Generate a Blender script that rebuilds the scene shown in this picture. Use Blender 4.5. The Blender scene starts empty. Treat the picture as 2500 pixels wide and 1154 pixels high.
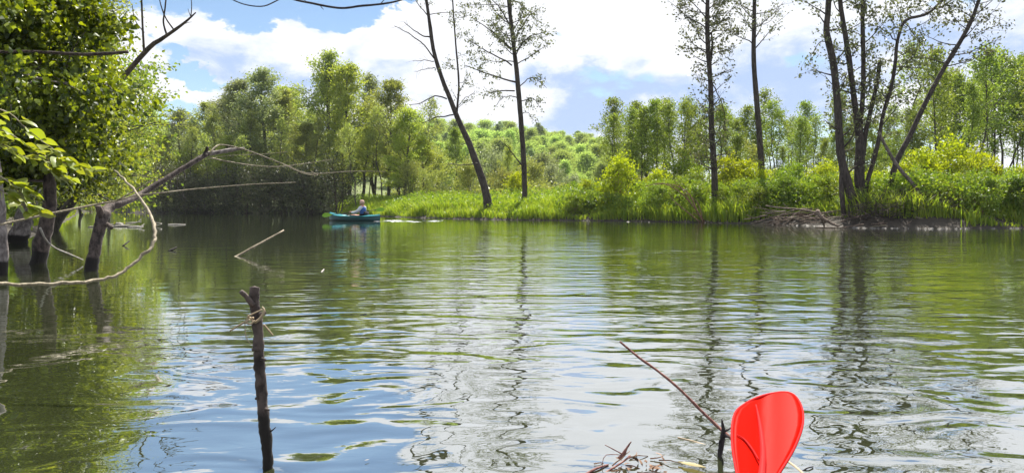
import bpy, math, random
import numpy as np
from mathutils import Vector, noise as mnoise

R = math.radians
rnd = random.Random(11)
RNG = np.random.default_rng(11)
scene = bpy.context.scene
col = scene.collection

# ------------------------------------------------------------------ camera
CAM_H = 0.75
F = 1819.0                                   # focal length in photo pixels
cam_d = bpy.data.cameras.new('camera')
cam_d.sensor_width = 36.0
cam_d.lens = F / 2500 * 36.0
cam_d.shift_y = -(577 - 500) / 2500
cam_d.clip_start = 0.05
cam_d.clip_end = 6000
cam = bpy.data.objects.new('camera', cam_d)
cam.location = (0, 0, CAM_H)
cam.rotation_euler = (R(90), 0, 0)
col.objects.link(cam)
scene.camera = cam

# ------------------------------------------------------------------ light
SUN_AZ, SUN_EL = R(14), R(54)
SKY_STRENGTH = 0.053
EXPOSURE = 1.32
sun_dir = Vector((math.sin(SUN_AZ) * math.cos(SUN_EL), math.cos(SUN_AZ) * math.cos(SUN_EL), math.sin(SUN_EL)))
sd_ = bpy.data.lights.new('sun', 'SUN')
sd_.energy = 5.0
sd_.angle = R(0.5)
sd_.color = (1.0, 0.95, 0.86)
sun = bpy.data.objects.new('sun', sd_)
sun.rotation_euler = (-sun_dir).to_track_quat('-Z', 'Y').to_euler()
sun.location = (0, 0, 60)
col.objects.link(sun)

scene.view_settings.view_transform = 'Standard'
scene.view_settings.look = 'None'
scene.view_settings.exposure = EXPOSURE
scene.view_settings.gamma = 1.0
scene.view_settings.use_curve_mapping = False
scene.cycles.max_bounces = 8
scene.cycles.transparent_max_bounces = 6
scene.cycles.sample_clamp_indirect = 6.0
scene.cycles.caustics_reflective = False
scene.cycles.caustics_refractive = False


class NT:
    """small helper to write node trees as expressions"""
    def __init__(self, tree):
        self.t = tree
        self.t.nodes.clear()

    def n(self, typ, **kw):
        nd = self.t.nodes.new(typ)
        for k, v in kw.items():
            setattr(nd, k, v)
        return nd

    def put(self, sock, v):
        if isinstance(v, bpy.types.NodeSocket):
            self.t.links.new(v, sock)
        else:
            sock.default_value = v

    def m(self, op, a, b=None, c=None, clamp=False):
        nd = self.n('ShaderNodeMath', operation=op, use_clamp=clamp)
        self.put(nd.inputs[0], a)
        if b is not None:
            self.put(nd.inputs[1], b)
        if c is not None:
            self.put(nd.inputs[2], c)
        return nd.outputs[0]

    def step(self, v, a, b, lo=0.0, hi=1.0):
        nd = self.n('ShaderNodeMapRange', interpolation_type='SMOOTHSTEP')
        self.put(nd.inputs[0], v)
        nd.inputs[1].default_value = a
        nd.inputs[2].default_value = b
        nd.inputs[3].default_value = lo
        nd.inputs[4].default_value = hi
        return nd.outputs[0]

    def mix(self, f, a, b):
        nd = self.n('ShaderNodeMix', data_type='RGBA')
        self.put(nd.inputs[0], f)
        for s, v in ((nd.inputs[6], a), (nd.inputs[7], b)):
            if isinstance(v, tuple):
                v = (*v, 1.0) if len(v) == 3 else v
            self.put(s, v)
        return nd.outputs[2]

    def noise(self, vec, scale, detail=4.0, rough=0.5, dist=0.0, out=0):
        nd = self.n('ShaderNodeTexNoise')
        if vec is not None:
            self.t.links.new(vec, nd.inputs['Vector'])
        nd.inputs['Scale'].default_value = scale
        nd.inputs['Detail'].default_value = detail
        nd.inputs['Roughness'].default_value = rough
        nd.inputs['Distortion'].default_value = dist
        return nd.outputs[out]

    def mapping(self, vec, loc=(0, 0, 0), rot=(0, 0, 0), scale=(1, 1, 1)):
        nd = self.n('ShaderNodeMapping')
        self.t.links.new(vec, nd.inputs[0])
        nd.inputs[1].default_value = loc
        nd.inputs[2].default_value = rot
        nd.inputs[3].default_value = scale
        return nd.outputs[0]

    def link(self, a, b):
        self.t.links.new(a, b)


# ------------------------------------------------------------------ world: daylight sky with broken cumulus
world = bpy.data.worlds.new('World')
scene.world = world
world.use_nodes = True
W = NT(world.node_tree)
sky = W.n('ShaderNodeTexSky', sky_type='NISHITA')
sky.sun_disc = False
sky.sun_elevation = SUN_EL
sky.sun_rotation = SUN_AZ
sky.air_density = 1.0
sky.dust_density = 0.0
sky.ozone_density = 2.5
bg_sky = W.n('ShaderNodeBackground')
W.link(sky.outputs[0], bg_sky.inputs[0])
bg_sky.inputs[1].default_value = SKY_STRENGTH
tc = W.n('ShaderNodeTexCoord')
dirv = tc.outputs['Generated']
sep = W.n('ShaderNodeSeparateXYZ')
W.link(dirv, sep.inputs[0])
az = W.m('MULTIPLY', W.m('ARCTAN2', sep.outputs[0], sep.outputs[1]), 180 / math.pi)
el = W.m('MULTIPLY', W.m('ARCSINE', sep.outputs[2]), 180 / math.pi)
wcrd = W.mapping(dirv, loc=(3.1, 1.7, 0.4), scale=(1.0, 1.0, 1.9))
n_big = W.noise(wcrd, 3.2, 9.0, 0.56, 0.15)
n_fine = W.noise(wcrd, 11.0, 8.0, 0.6, 0.3)
n_shade = W.noise(W.mapping(dirv, loc=(0.3, 7.7, 2.4), scale=(1, 1, 2.6)), 4.2, 6.0, 0.5, 0.2)


n_w1 = W.noise(W.mapping(dirv, loc=(2.2, 5.1, 0.0), scale=(1, 1, 1.6)), 6.0, 7.0, 0.6, 0.2)
n_w2 = W.noise(W.mapping(dirv, loc=(7.2, 1.1, 3.0), scale=(1, 1, 1.6)), 7.0, 7.0, 0.6, 0.2)
az = W.m('ADD', az, W.m('MULTIPLY', W.m('SUBTRACT', n_w1, 0.5), 13.0))
el = W.m('ADD', el, W.m('MULTIPLY', W.m('SUBTRACT', n_w2, 0.5), 9.0))


def blob(a0, e0, sa, se, amp, tilt=0.0):
    """soft elliptical patch of the sky around azimuth a0, elevation e0 (degrees)"""
    da = W.m('SUBTRACT', az, a0)
    de = W.m('SUBTRACT', W.m('SUBTRACT', el, e0), W.m('MULTIPLY', da, tilt))
    q = W.m('ADD', W.m('POWER', W.m('DIVIDE', da, sa), 2.0), W.m('POWER', W.m('DIVIDE', de, se), 2.0))
    return W.m('MULTIPLY', W.m('EXPONENT', W.m('MULTIPLY', q, -1.0)), amp)


bias = W.m('ADD', 0.10, 0.0)
for args in [
    (-17.0, 21.0, 10.5, 5.6, -0.36, 0.0),      # wide blue above the left wood
    (-19.3, 14.2, 2.2, 2.6, -0.30, 0.0),
    (-12.2, 14.8, 2.6, 1.6, -0.30, -0.1),
    (-22.5, 9.6, 3.0, 0.75, -0.32, -0.42),
    (-24.0, 6.3, 2.6, 1.1, -0.28, -0.2),
    (-25.0, 11.6, 3.5, 1.4, 0.14, 0.0),
    (-15.5, 10.8, 6.5, 2.4, 0.22, 0.0),
    (-4.0, 9.0, 7.0, 5.0, 0.22, 0.0),
    (14.0, 13.0, 14.0, 9.0, 0.18, 0.0),
    (1.5, 13.0, 2.4, 1.6, -0.26, 0.0),
    (7.5, 8.6, 4.5, 2.2, -0.13, -0.15),
    (20.0, 10.5, 4.0, 1.5, -0.15, 0.0),
    (-8.5, 15.5, 2.5, 1.0, -0.22, 0.0),
    
    (-40.0, 24.0, 9.0, 9.0, -0.16, 0.0),
]:
    bias = W.m('ADD', bias, blob(*args))
dens_raw = W.m('ADD', W.m('ADD', n_big, W.m('MULTIPLY', W.m('SUBTRACT', n_fine, 0.5), 0.40)), bias)
dens = W.step(dens_raw, 0.50, 0.57)
grey = W.m('MULTIPLY', W.m('SUBTRACT', n_shade, 0.465), 3.4)
for args in [(6.5, 8.0, 5.5, 2.8, 1.0, -0.12), (21.0, 9.5, 7.0, 3.0, 0.6, 0.0), (30.0, 13.0, 6.0, 2.0, 0.3, 0.0), (15.0, 8.5, 9.0, 4.0, 0.35, 0.0), (6.0, 4.0, 9.0, 2.2, 0.30, 0.0), (-16.5, 9.6, 3.4, 0.8, 0.40, -0.1),
             (4.0, 11.5, 4.5, 1.7, -0.8, 0.3), (-5.0, 11.0, 7.0, 4.0, -0.3, 0.0), (11.0, 6.6, 4.0, 1.0, -0.5, -0.2), (6.0, 19.0, 26.0, 6.0, -0.42, 0.0), (-16.0, 12.0, 8.0, 2.2, -0.5, 0.0)]:
    grey = W.m('ADD', grey, blob(*args))
grey = W.m('ADD', grey, W.m('MULTIPLY', W.m('SUBTRACT', n_fine, 0.5), 2.2))
grey = W.step(grey, 0.0, 0.9)
ccol = W.mix(grey, (0.435, 0.442, 0.465), (0.205, 0.268, 0.40))
bg_cl = W.n('ShaderNodeBackground')
W.link(ccol, bg_cl.inputs[0])
bg_cl.inputs[1].default_value = 1.0
wm = W.n('ShaderNodeMixShader')
W.link(dens, wm.inputs[0])
W.link(bg_sky.outputs[0], wm.inputs[1])
W.link(bg_cl.outputs[0], wm.inputs[2])
wo = W.n('ShaderNodeOutputWorld')
W.link(wm.outputs[0], wo.inputs[0])


# ------------------------------------------------------------------ geometry helpers
def P(px, py, d):
    """a point at depth d metres along the line of sight of a photo pixel"""
    return np.array([(px - 1250) / F * d, d, CAM_H - (py - 500) / F * d])


def wd(py):
    """depth of the water surface seen at photo row py"""
    return CAM_H * F / (py - 500)


def curve(pts, n):
    """smooth resample of a polyline (Catmull-Rom)"""
    p = np.asarray(pts, float)
    if len(p) < 3:
        t = np.linspace(0, 1, n)[:, None]
        return p[0] * (1 - t) + p[-1] * t
    q = np.vstack([2 * p[0] - p[1], p, 2 * p[-1] - p[-2]])
    m = len(p) - 1
    out = []
    for s in np.linspace(0, m, n):
        i = min(int(s), m - 1)
        t = s - i
        a, b, c, d = q[i], q[i + 1], q[i + 2], q[i + 3]
        out.append(0.5 * ((2 * b) + (c - a) * t + (2 * a - 5 * b + 4 * c - d) * t * t + (3 * b - a - 3 * c + d) * t ** 3))
    return np.array(out)


class MB:
    """collects shapes into one mesh"""
    def __init__(self):
        self.v, self.q, self.t, self.qm, self.tm = [], [], [], [], []
        self.n = 0

    def add(self, v, quads=None, tris=None, mi=0):
        v = np.asarray(v, float).reshape(-1, 3)
        if quads is not None and len(quads):
            q = np.asarray(quads, int) + self.n
            self.q.append(q)
            self.qm.append(np.full(len(q), mi))
        if tris is not None and len(tris):
            t = np.asarray(tris, int) + self.n
            self.t.append(t)
            self.tm.append(np.full(len(t), mi))
        self.v.append(v)
        self.n += len(v)
        return self

    def tube(self, pts, rad, n=6, rough=0.0, mi=0, seed=0.0, cap=True):
        p = np.asarray(pts, float)
        k = len(p)
        r = np.broadcast_to(np.asarray(rad, float), (k,)) if np.ndim(rad) == 0 or len(np.atleast_1d(rad)) == k else np.interp(np.linspace(0, 1, k), np.linspace(0, 1, len(rad)), rad)
        tg = np.gradient(p, axis=0)
        tg /= np.linalg.norm(tg, axis=1)[:, None] + 1e-12
        av = np.abs(tg.mean(0))
        ref = np.eye(3)[int(np.argmin(av))]
        a = np.cross(tg, ref)
        a /= np.linalg.norm(a, axis=1)[:, None] + 1e-12
        b = np.cross(tg, a)
        th = np.linspace(0, 2 * math.pi, n, endpoint=False)
        rr = np.repeat(r[:, None], n, 1).copy()
        if rough:
            for i in range(k):
                for j in range(n):
                    pt = p[i] + r[i] * (a[i] * math.cos(th[j]) + b[i] * math.sin(th[j]))
                    sc = 0.55 / max(r[i], 1e-4)
                    rr[i, j] *= 1 + rough * mnoise.noise(Vector((pt[0] * sc + seed, pt[1] * sc, pt[2] * sc * 0.6)))
        v = p[:, None, :] + rr[:, :, None] * (a[:, None, :] * np.cos(th)[None, :, None] + b[:, None, :] * np.sin(th)[None, :, None])
        v = v.reshape(-1, 3)
        ii, jj = np.meshgrid(np.arange(k - 1), np.arange(n), indexing='ij')
        j2 = (jj + 1) % n
        quads = np.stack([ii * n + jj, ii * n + j2, (ii + 1) * n + j2, (ii + 1) * n + jj], -1).reshape(-1, 4)
        tris = []
        if cap:
            v = np.vstack([v, p[0] - tg[0] * r[0] * 0.15, p[-1] + tg[-1] * r[-1] * 0.3])
            c0, c1 = k * n, k * n + 1
            for j in range(n):
                tris.append((c0, (j + 1) % n, j))
                tris.append((c1, (k - 1) * n + j, (k - 1) * n + (j + 1) % n))
        self.add(v, quads, tris, mi)
        return self

    def loft(self, rings, cap=True, mi=0, closed=True):
        """rings: list of equal-length point loops"""
        k, n = len(rings), len(rings[0])
        v = np.asarray(rings, float).reshape(-1, 3)
        quads, tris = [], []
        for i in range(k - 1):
            for j in range(n if closed else n - 1):
                j2 = (j + 1) % n
                quads.append((i * n + j, i * n + j2, (i + 1) * n + j2, (i + 1) * n + j))
        if cap:
            v = np.vstack([v, np.mean(rings[0], 0), np.mean(rings[-1], 0)])
            for j in range(n):
                tris.append((k * n, (j + 1) % n, j))
                tris.append((k * n + 1, (k - 1) * n + j, (k - 1) * n + (j + 1) % n))
        self.add(v, quads, tris, mi)
        return self

    def mesh(self, name, mats, origin=(0, 0, 0), smooth=True):
        me = bpy.data.meshes.new(name)
        v = np.vstack(self.v) - np.asarray(origin, float)
        q = np.vstack(self.q) if self.q else np.zeros((0, 4), int)
        t = np.vstack(self.t) if self.t else np.zeros((0, 3), int)
        me.vertices.add(len(v))
        me.vertices.foreach_set('co', v.astype(np.float32).ravel())
        loops = np.concatenate([q.ravel(), t.ravel()]).astype(np.int32)
        me.loops.add(len(loops))
        me.loops.foreach_set('vertex_index', loops)
        me.polygons.add(len(q) + len(t))
        starts = np.concatenate([np.arange(len(q)) * 4, len(q) * 4 + np.arange(len(t)) * 3]).astype(np.int32)
        me.polygons.foreach_set('loop_start', starts)
        me.polygons.foreach_set('material_index', np.concatenate([*(self.qm or [np.zeros(0)]), *(self.tm or [np.zeros(0)])]).astype(np.int32))
        me.polygons.foreach_set('use_smooth', np.full(len(q) + len(t), smooth, dtype=bool))
        for m in (mats if isinstance(mats, (list, tuple)) else [mats]):
            me.materials.append(m)
        me.update(calc_edges=True)
        me.validate()
        return me

    def build(self, name, mats, parent=None, origin=(0, 0, 0), smooth=True):
        o = bpy.data.objects.new(name, self.mesh(name, mats, origin, smooth))
        col.objects.link(o)
        if parent is not None:
            o.parent = parent
        return o


def tag(o, label=None, cat=None, group=None, kind=None):
    if label:
        o['label'] = label
    if cat:
        o['category'] = cat
    if group:
        o['group'] = group
    if kind:
        o['kind'] = kind
    return o


def thing(name, label, cat, loc=(0, 0, 0), rz=0.0, group=None, scale=None):
    o = bpy.data.objects.new(name, None)
    o.empty_display_size = 0.3
    o.location = loc
    o.rotation_euler = (0, 0, rz)
    if scale is not None:
        o.scale = scale
    col.objects.link(o)
    return tag(o, label, cat, group)


def part(name, me, parent):
    o = bpy.data.objects.new(name, me)
    col.objects.link(o)
    o.parent = parent
    return o


def one(mb, name, mats, label, cat, group=None, origin=None, smooth=True):
    """a thing that is a single mesh"""
    if origin is None:
        origin = mb.v[0][0]
    o = mb.build(name, mats, None, origin, smooth)
    o.location = tuple(origin)
    return tag(o, label, cat, group)


def leaves(c, size, rng, up=0.55, hexa=False, fold=0.22, asp=0.62, droop=0.0, axis=None, sizevar=0.35):
    """leaf blades at the points c: folded diamonds (2 triangles) or six-sided blades (4 triangles)"""
    n = len(c)
    nm = rng.normal(size=(n, 3))
    nm /= np.linalg.norm(nm, axis=1)[:, None]
    nm[:, 2] = nm[:, 2] * (1 - up) + up * np.sign(rng.random(n) - 0.06)
    nm /= np.linalg.norm(nm, axis=1)[:, None]
    ax = rng.normal(size=(n, 3)) if axis is None else axis + rng.normal(size=(n, 3)) * 0.45
    ax[:, 2] -= droop
    ax -= nm * (ax * nm).sum(1)[:, None]
    ax /= np.linalg.norm(ax, axis=1)[:, None] + 1e-9
    sd = np.cross(nm, ax)
    L = (size * (1 + sizevar * (rng.random(n) * 2 - 1)))[:, None]
    Wd = L * asp * 0.5
    up_ = nm * L * fold * 0.5
    if hexa:
        v = np.stack([c, c + ax * L * 0.3 + sd * Wd * 0.85 + up_, c + ax * L * 0.68 + sd * Wd * 0.8 + up_ * 0.8, c + ax * L - nm * L * 0.08,
                      c + ax * L * 0.68 - sd * Wd * 0.8 + up_ * 0.8, c + ax * L * 0.3 - sd * Wd * 0.85 + up_], 1)
        b = (np.arange(n) * 6)[:, None]
        tris = np.concatenate([b + np.array([[0, 1, 5]]), b + np.array([[3, 4, 2]])])
        quads = np.concatenate([b + np.array([[1, 2, 4, 5]])])
        return v.reshape(-1, 3), quads, tris
    v = np.stack([c, c + ax * L * 0.45 + sd * Wd + up_, c + ax * L, c + ax * L * 0.45 - sd * Wd + up_], 1)
    b = (np.arange(n) * 4)[:, None]
    tris = np.concatenate([b + np.array([[0, 1, 2]]), b + np.array([[0, 2, 3]])])
    return v.reshape(-1, 3), None, tris


# ------------------------------------------------------------------ materials
def new_mat(name):
    m = bpy.data.materials.new(name)
    m.use_nodes = True
    return m, NT(m.node_tree)


def leaf_mat(name, ca, cb, tr=0.45, tcol=None, rough=0.45, spec=0.35, objvar=0.16, huevar=0.025):
    m, T = new_mat(name)
    g = T.n('ShaderNodeNewGeometry')
    oi = T.n('ShaderNodeObjectInfo')
    c = T.mix(g.outputs['Random Per Island'], ca, cb)
    hs = T.n('ShaderNodeHueSaturation')
    T.link(c, hs.inputs['Color'])
    T.link(T.m('ADD', T.m('MULTIPLY', oi.outputs['Random'], huevar), 0.5 - huevar / 2), hs.inputs['Hue'])
    T.link(T.m('ADD', T.m('MULTIPLY', oi.outputs['Random'], objvar * 2), 1 - objvar), hs.inputs['Value'])
    pr = T.n('ShaderNodeBsdfPrincipled')
    T.link(hs.outputs[0], pr.inputs['Base Color'])
    pr.inputs['Roughness'].default_value = rough
    pr.inputs['Specular IOR Level'].default_value = spec
    tl = T.n('ShaderNodeBsdfTranslucent')
    t2 = T.n('ShaderNodeMix', data_type='RGBA', blend_type='MULTIPLY')
    t2.inputs[0].default_value = 1.0
    T.link(hs.outputs[0], t2.inputs[6])
    tc_ = tcol or (1.5, 1.35, 0.6)
    t2.inputs[7].default_value = (*tc_, 1)
    T.link(t2.outputs[2], tl.inputs[0])
    mx = T.n('ShaderNodeMixShader')
    mx.inputs[0].default_value = tr
    T.link(pr.outputs[0], mx.inputs[1])
    T.link(tl.outputs[0], mx.inputs[2])
    out = T.n('ShaderNodeOutputMaterial')
    T.link(mx.outputs[0], out.inputs[0])
    return m


def bark_mat(name, ca, cb, scale=18.0, stretch=0.25, bump=0.4, rough=0.85, moss=None, wet=None):
    m, T = new_mat(name)
    tcx = T.n('ShaderNodeTexCoord')
    v = T.mapping(tcx.outputs['Object'], scale=(1, 1, stretch))
    n1 = T.noise(v, scale, 6.0, 0.62, 0.4)
    n2 = T.noise(tcx.outputs['Object'], scale * 0.18, 3.0, 0.5)
    f = T.step(T.m('ADD', T.m('MULTIPLY', n1, 0.7), T.m('MULTIPLY', n2, 0.3)), 0.36, 0.64)
    c = T.mix(f, ca, cb)
    if moss:
        c = T.mix(T.step(T.noise(tcx.outputs['Object'], scale * 0.3, 4.0, 0.6), 0.52, 0.66), c, moss)
    if wet:
        geo = T.n('ShaderNodeNewGeometry')
        sp = T.n('ShaderNodeSeparateXYZ')
        T.link(geo.outputs['Position'], sp.inputs[0])
        z = T.m('ADD', sp.outputs[2], T.m('MULTIPLY', T.m('SUBTRACT', n2, 0.5), wet * 0.8))
        c = T.mix(T.step(z, wet * 0.85, wet * 1.1), (0.012, 0.010, 0.009), c)
    pr = T.n('ShaderNodeBsdfPrincipled')
    T.link(c, pr.inputs['Base Color'])
    pr.inputs['Roughness'].default_value = rough
    pr.inputs['Specular IOR Level'].default_value = 0.25
    bp = T.n('ShaderNodeBump')
    bp.inputs['Strength'].default_value = bump
    bp.inputs['Distance'].default_value = 0.02
    T.link(n1, bp.inputs['Height'])
    T.link(bp.outputs[0], pr.inputs['Normal'])
    out = T.n('ShaderNodeOutputMaterial')
    T.link(pr.outputs[0], out.inputs[0])
    return m


def flat_mat(name, c, rough=0.5, spec=0.5, var=0.12, scale=30.0, tr=0.0, bump=0.0):
    m, T = new_mat(name)
    tcx = T.n('ShaderNodeTexCoord')
    n1 = T.noise(tcx.outputs['Object'], scale, 4.0, 0.6)
    lo = tuple(x * (1 - var) for x in c)
    hi = tuple(min(1.0, x * (1 + var)) for x in c)
    cc = T.mix(n1, lo, hi)
    pr = T.n('ShaderNodeBsdfPrincipled')
    T.link(cc, pr.inputs['Base Color'])
    pr.inputs['Roughness'].default_value = rough
    pr.inputs['Specular IOR Level'].default_value = spec
    if bump:
        bp = T.n('ShaderNodeBump')
        bp.inputs['Strength'].default_value = bump
        bp.inputs['Distance'].default_value = 0.004
        T.link(n1, bp.inputs['Height'])
        T.link(bp.outputs[0], pr.inputs['Normal'])
    out = T.n('ShaderNodeOutputMaterial')
    if tr:
        tl = T.n('ShaderNodeBsdfTranslucent')
        T.link(cc, tl.inputs[0])
        mx = T.n('ShaderNodeMixShader')
        mx.inputs[0].default_value = tr
        T.link(pr.outputs[0], mx.inputs[1])
        T.link(tl.outputs[0], mx.inputs[2])
        T.link(mx.outputs[0], out.inputs[0])
    else:
        T.link(pr.outputs[0], out.inputs[0])
    return m


M = {}
M['leaf_near'] = leaf_mat('leaf_near', (0.015, 0.036, 0.005), (0.22, 0.28, 0.018), 0.40, (1.8, 1.6, 0.4), 0.4, 0.4)  # near-black and bright tones put the canopy's shade and sunlit leaves into the colour
M['leaf_spray'] = leaf_mat('leaf_spray', (0.13, 0.18, 0.02), (0.25, 0.285, 0.03), 0.42, (1.6, 1.5, 0.5), 0.35, 0.5)
M['leaf_left'] = leaf_mat('leaf_left', (0.11, 0.18, 0.03), (0.25, 0.31, 0.045), 0.45)
M['leaf_wood'] = leaf_mat('leaf_wood', (0.15, 0.20, 0.055), (0.29, 0.34, 0.095), 0.5, (1.4, 1.3, 0.7))
M['leaf_wood_grey'] = leaf_mat('leaf_wood_grey', (0.15, 0.19, 0.085), (0.27, 0.31, 0.14), 0.42, (1.3, 1.25, 0.8))
M['leaf_wood_lime'] = leaf_mat('leaf_wood_lime', (0.18, 0.24, 0.045), (0.32, 0.37, 0.07), 0.46, (1.5, 1.4, 0.6))
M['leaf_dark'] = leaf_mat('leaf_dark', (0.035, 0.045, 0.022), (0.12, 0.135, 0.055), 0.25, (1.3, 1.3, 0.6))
M['leaf_hero'] = leaf_mat('leaf_hero', (0.06, 0.07, 0.035), (0.18, 0.19, 0.09), 0.3, (1.2, 1.2, 0.7))  # backlit silhouette look is put into this darker, greyer leaf colour
M['leaf_young'] = leaf_mat('leaf_young', (0.09, 0.14, 0.025), (0.26, 0.33, 0.065), 0.42, (1.4, 1.35, 0.6))
M['leaf_yellow'] = leaf_mat('leaf_yellow', (0.20, 0.275, 0.012), (0.37, 0.425, 0.02), 0.45, (1.35, 1.25, 0.5), 0.5, 0.3, 0.1, 0.015)
M['leaf_herb'] = leaf_mat('leaf_herb', (0.09, 0.165, 0.02), (0.22, 0.29, 0.035), 0.42, (1.5, 1.4, 0.5))
M['leaf_willow'] = leaf_mat('leaf_willow', (0.22, 0.27, 0.13), (0.34, 0.38, 0.22), 0.35, (1.2, 1.2, 0.8))
M['leaf_shrub'] = leaf_mat('leaf_shrub', (0.19, 0.23, 0.06), (0.31, 0.33, 0.09), 0.38, (1.3, 1.25, 0.7))
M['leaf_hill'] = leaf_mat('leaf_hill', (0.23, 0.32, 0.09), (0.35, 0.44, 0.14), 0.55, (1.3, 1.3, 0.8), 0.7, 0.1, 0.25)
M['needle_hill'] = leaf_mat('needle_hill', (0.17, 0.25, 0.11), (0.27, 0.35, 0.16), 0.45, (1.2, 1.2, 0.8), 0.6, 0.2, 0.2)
M['grass'] = leaf_mat('grass', (0.15, 0.24, 0.025), (0.31, 0.36, 0.05), 0.45, (1.4, 1.4, 0.5), 0.5, 0.3)
M['bark'] = bark_mat('bark', (0.030, 0.024, 0.022), (0.085, 0.068, 0.06))
M['bark_young'] = bark_mat('bark_young', (0.030, 0.027, 0.025), (0.10, 0.085, 0.07), 30.0)
M['bark_wet'] = bark_mat('bark_wet', (0.022, 0.017, 0.016), (0.13, 0.10, 0.088), 26.0, 0.5, 0.6, 0.8, None, 0.16)
M['bark_pale'] = bark_mat('bark_pale', (0.09, 0.075, 0.07), (0.32, 0.28, 0.265), 20.0, 0.5, 0.4, 0.8, None, 0.16)
M['bark_dead'] = bark_mat('bark_dead', (0.022, 0.018, 0.016), (0.12, 0.09, 0.075), 30.0, 0.3, 0.6)
M['twig'] = bark_mat('twig', (0.14, 0.115, 0.075), (0.34, 0.29, 0.20), 40.0, 0.3, 0.3, 0.7)
M['twig_dark'] = bark_mat('twig_dark', (0.018, 0.015, 0.017), (0.06, 0.05, 0.05), 40.0)
M['twig_pale'] = bark_mat('twig_pale', (0.36, 0.32, 0.28), (0.60, 0.56, 0.52), 40.0)
M['twig_red'] = bark_mat('twig_red', (0.12, 0.045, 0.04), (0.30, 0.15, 0.12), 60.0)
M['driftwood'] = bark_mat('driftwood', (0.07, 0.05, 0.036), (0.25, 0.19, 0.15), 25.0, 0.4)
M['dead_grey'] = bark_mat('dead_grey', (0.05, 0.042, 0.038), (0.20, 0.165, 0.14), 25.0, 0.4)
M['brown_stem'] = bark_mat('brown_stem', (0.14, 0.075, 0.045), (0.30, 0.19, 0.12), 25.0, 0.4)
M['reed'] = flat_mat('reed', (0.36, 0.28, 0.18), 0.7, 0.3, 0.35, 60)
M['foam'] = flat_mat('foam', (0.22, 0.205, 0.185), 0.7, 0.3, 0.3)

# ------------------------------------------------------------------ the river outline (plan) and the ground
shore_px = [(2500, 557), (2300, 558), (2100, 556), (1990, 551), (1880, 548), (1780, 545), (1700, 543), (1550, 540.5), (1400, 538.5), (1250, 537), (1100, 534),
            (1000, 531), (930, 528), (860, 524), (800, 522), (700, 521), (600, 520.6), (450, 520), (330, 519.6), (268, 518.2)]
shore = [tuple(P(px, py, wd(py))[:2]) for px, py in shore_px]
left_px = [(188, 518), (186, 525), (165, 538), (125, 558), (40, 592)]
left = [tuple(P(px, py, wd(py))[:2]) for px, py in left_px]
river = np.array([(140, 4), (70, 13), (34, 20)] + shore + [(-47, 92), (-54, 92)] + left + [(-9.0, 11), (-8.6, 8), (-9.2, 4), (-10, -6), (-6, -9), (20, -10), (140, -12)])


def river_sd(x, y):
    """distance to the water's edge: positive on land, negative in the river"""
    x = np.asarray(x, float)
    y = np.asarray(y, float)
    best = np.full(x.shape, 1e9)
    inside = np.zeros(x.shape, bool)
    for i in range(len(river)):
        ax, ay = river[i]
        bx, by = river[(i + 1) % len(river)]
        ex, ey = bx - ax, by - ay
        t = np.clip(((x - ax) * ex + (y - ay) * ey) / (ex * ex + ey * ey), 0, 1)
        best = np.minimum(best, np.hypot(x - ax - t * ex, y - ay - t * ey))
        cond = ((ay > y) != (by > y)) & (x < (bx - ax) * (y - ay) / (by - ay + 1e-12) + ax)
        inside ^= cond
    return np.where(inside, -best, best)


def smooth(a, b, v):
    t = np.clip((v - a) / (b - a), 0, 1)
    return t * t * (3 - 2 * t)


def ground_z(x, y):
    x = np.asarray(x, float)
    y = np.asarray(y, float)
    s = river_sd(x, y)
    land = 0.04 + 0.55 * smooth(0.0, 1.6, s) + 0.012 * np.clip(s, 0, 20)
    land += 0.10 * np.sin(x * 0.7 + 1.3) * np.sin(y * 0.55) * smooth(0.5, 3, s)
    bed = np.maximum(-1.4, s * 0.4) - 0.03
    pxv = 1250 + F * x / np.maximum(np.abs(y), 1.0)
    amp = np.interp(pxv, [-3000, 0, 700, 1040, 1150, 1300, 1490, 1650, 1850, 4000], [15, 18, 21, 21, 20, 16.5, 11.5, 4, 0.3, 0.0])
    hill = amp * smooth(95, 250, y) * (1 + 0.06 * np.sin(x * 0.06) + 0.05 * np.sin(x * 0.021 + y * 0.03))
    return np.where(s > 0, land + hill, bed)


def axis(segs):
    out = []
    for a, b, st in segs:
        out.append(np.arange(a, b, st))
    return np.concatenate(out + [np.array([segs[-1][1]])])


gx = axis([(-3000, -400, 260), (-400, -80, 16), (-80, -45, 2.2), (-45, 32, 0.7), (32, 80, 3), (80, 400, 16), (400, 3000, 260)])
gy = axis([(-300, -20, 28), (-20, 14, 2), (14, 60, 0.7), (60, 100, 1.6), (100, 300, 7), (300, 3000, 180)])
GX, GY = np.meshgrid(gx, gy, indexing='ij')
GZ = ground_z(GX, GY)
g = MB()
ni, nj = GX.shape
ii, jj = np.meshgrid(np.arange(ni - 1), np.arange(nj - 1), indexing='ij')
g.add(np.stack([GX, GY, GZ], -1).reshape(-1, 3), np.stack([ii * nj + jj, (ii + 1) * nj + jj, (ii + 1) * nj + jj + 1, ii * nj + jj + 1], -1).reshape(-1, 4))
m, T = new_mat('earth')
geo = T.n('ShaderNodeNewGeometry')
sp = T.n('ShaderNodeSeparateXYZ')
T.link(geo.outputs['Position'], sp.inputs[0])
na = T.noise(geo.outputs['Position'], 1.3, 6, 0.6)
nb = T.noise(geo.outputs['Position'], 0.12, 4, 0.6)
soil = T.mix(na, (0.018, 0.014, 0.010), (0.055, 0.043, 0.030))
turf = T.mix(T.noise(geo.outputs['Position'], 5.0, 5, 0.65), (0.05, 0.085, 0.012), (0.16, 0.19, 0.035))
f = T.m('MULTIPLY', T.step(sp.outputs[2], 0.30, 0.62), T.step(T.m('ADD', T.m('MULTIPLY', na, 0.4), T.m('MULTIPLY', nb, 0.6)), 0.36, 0.5))
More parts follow.
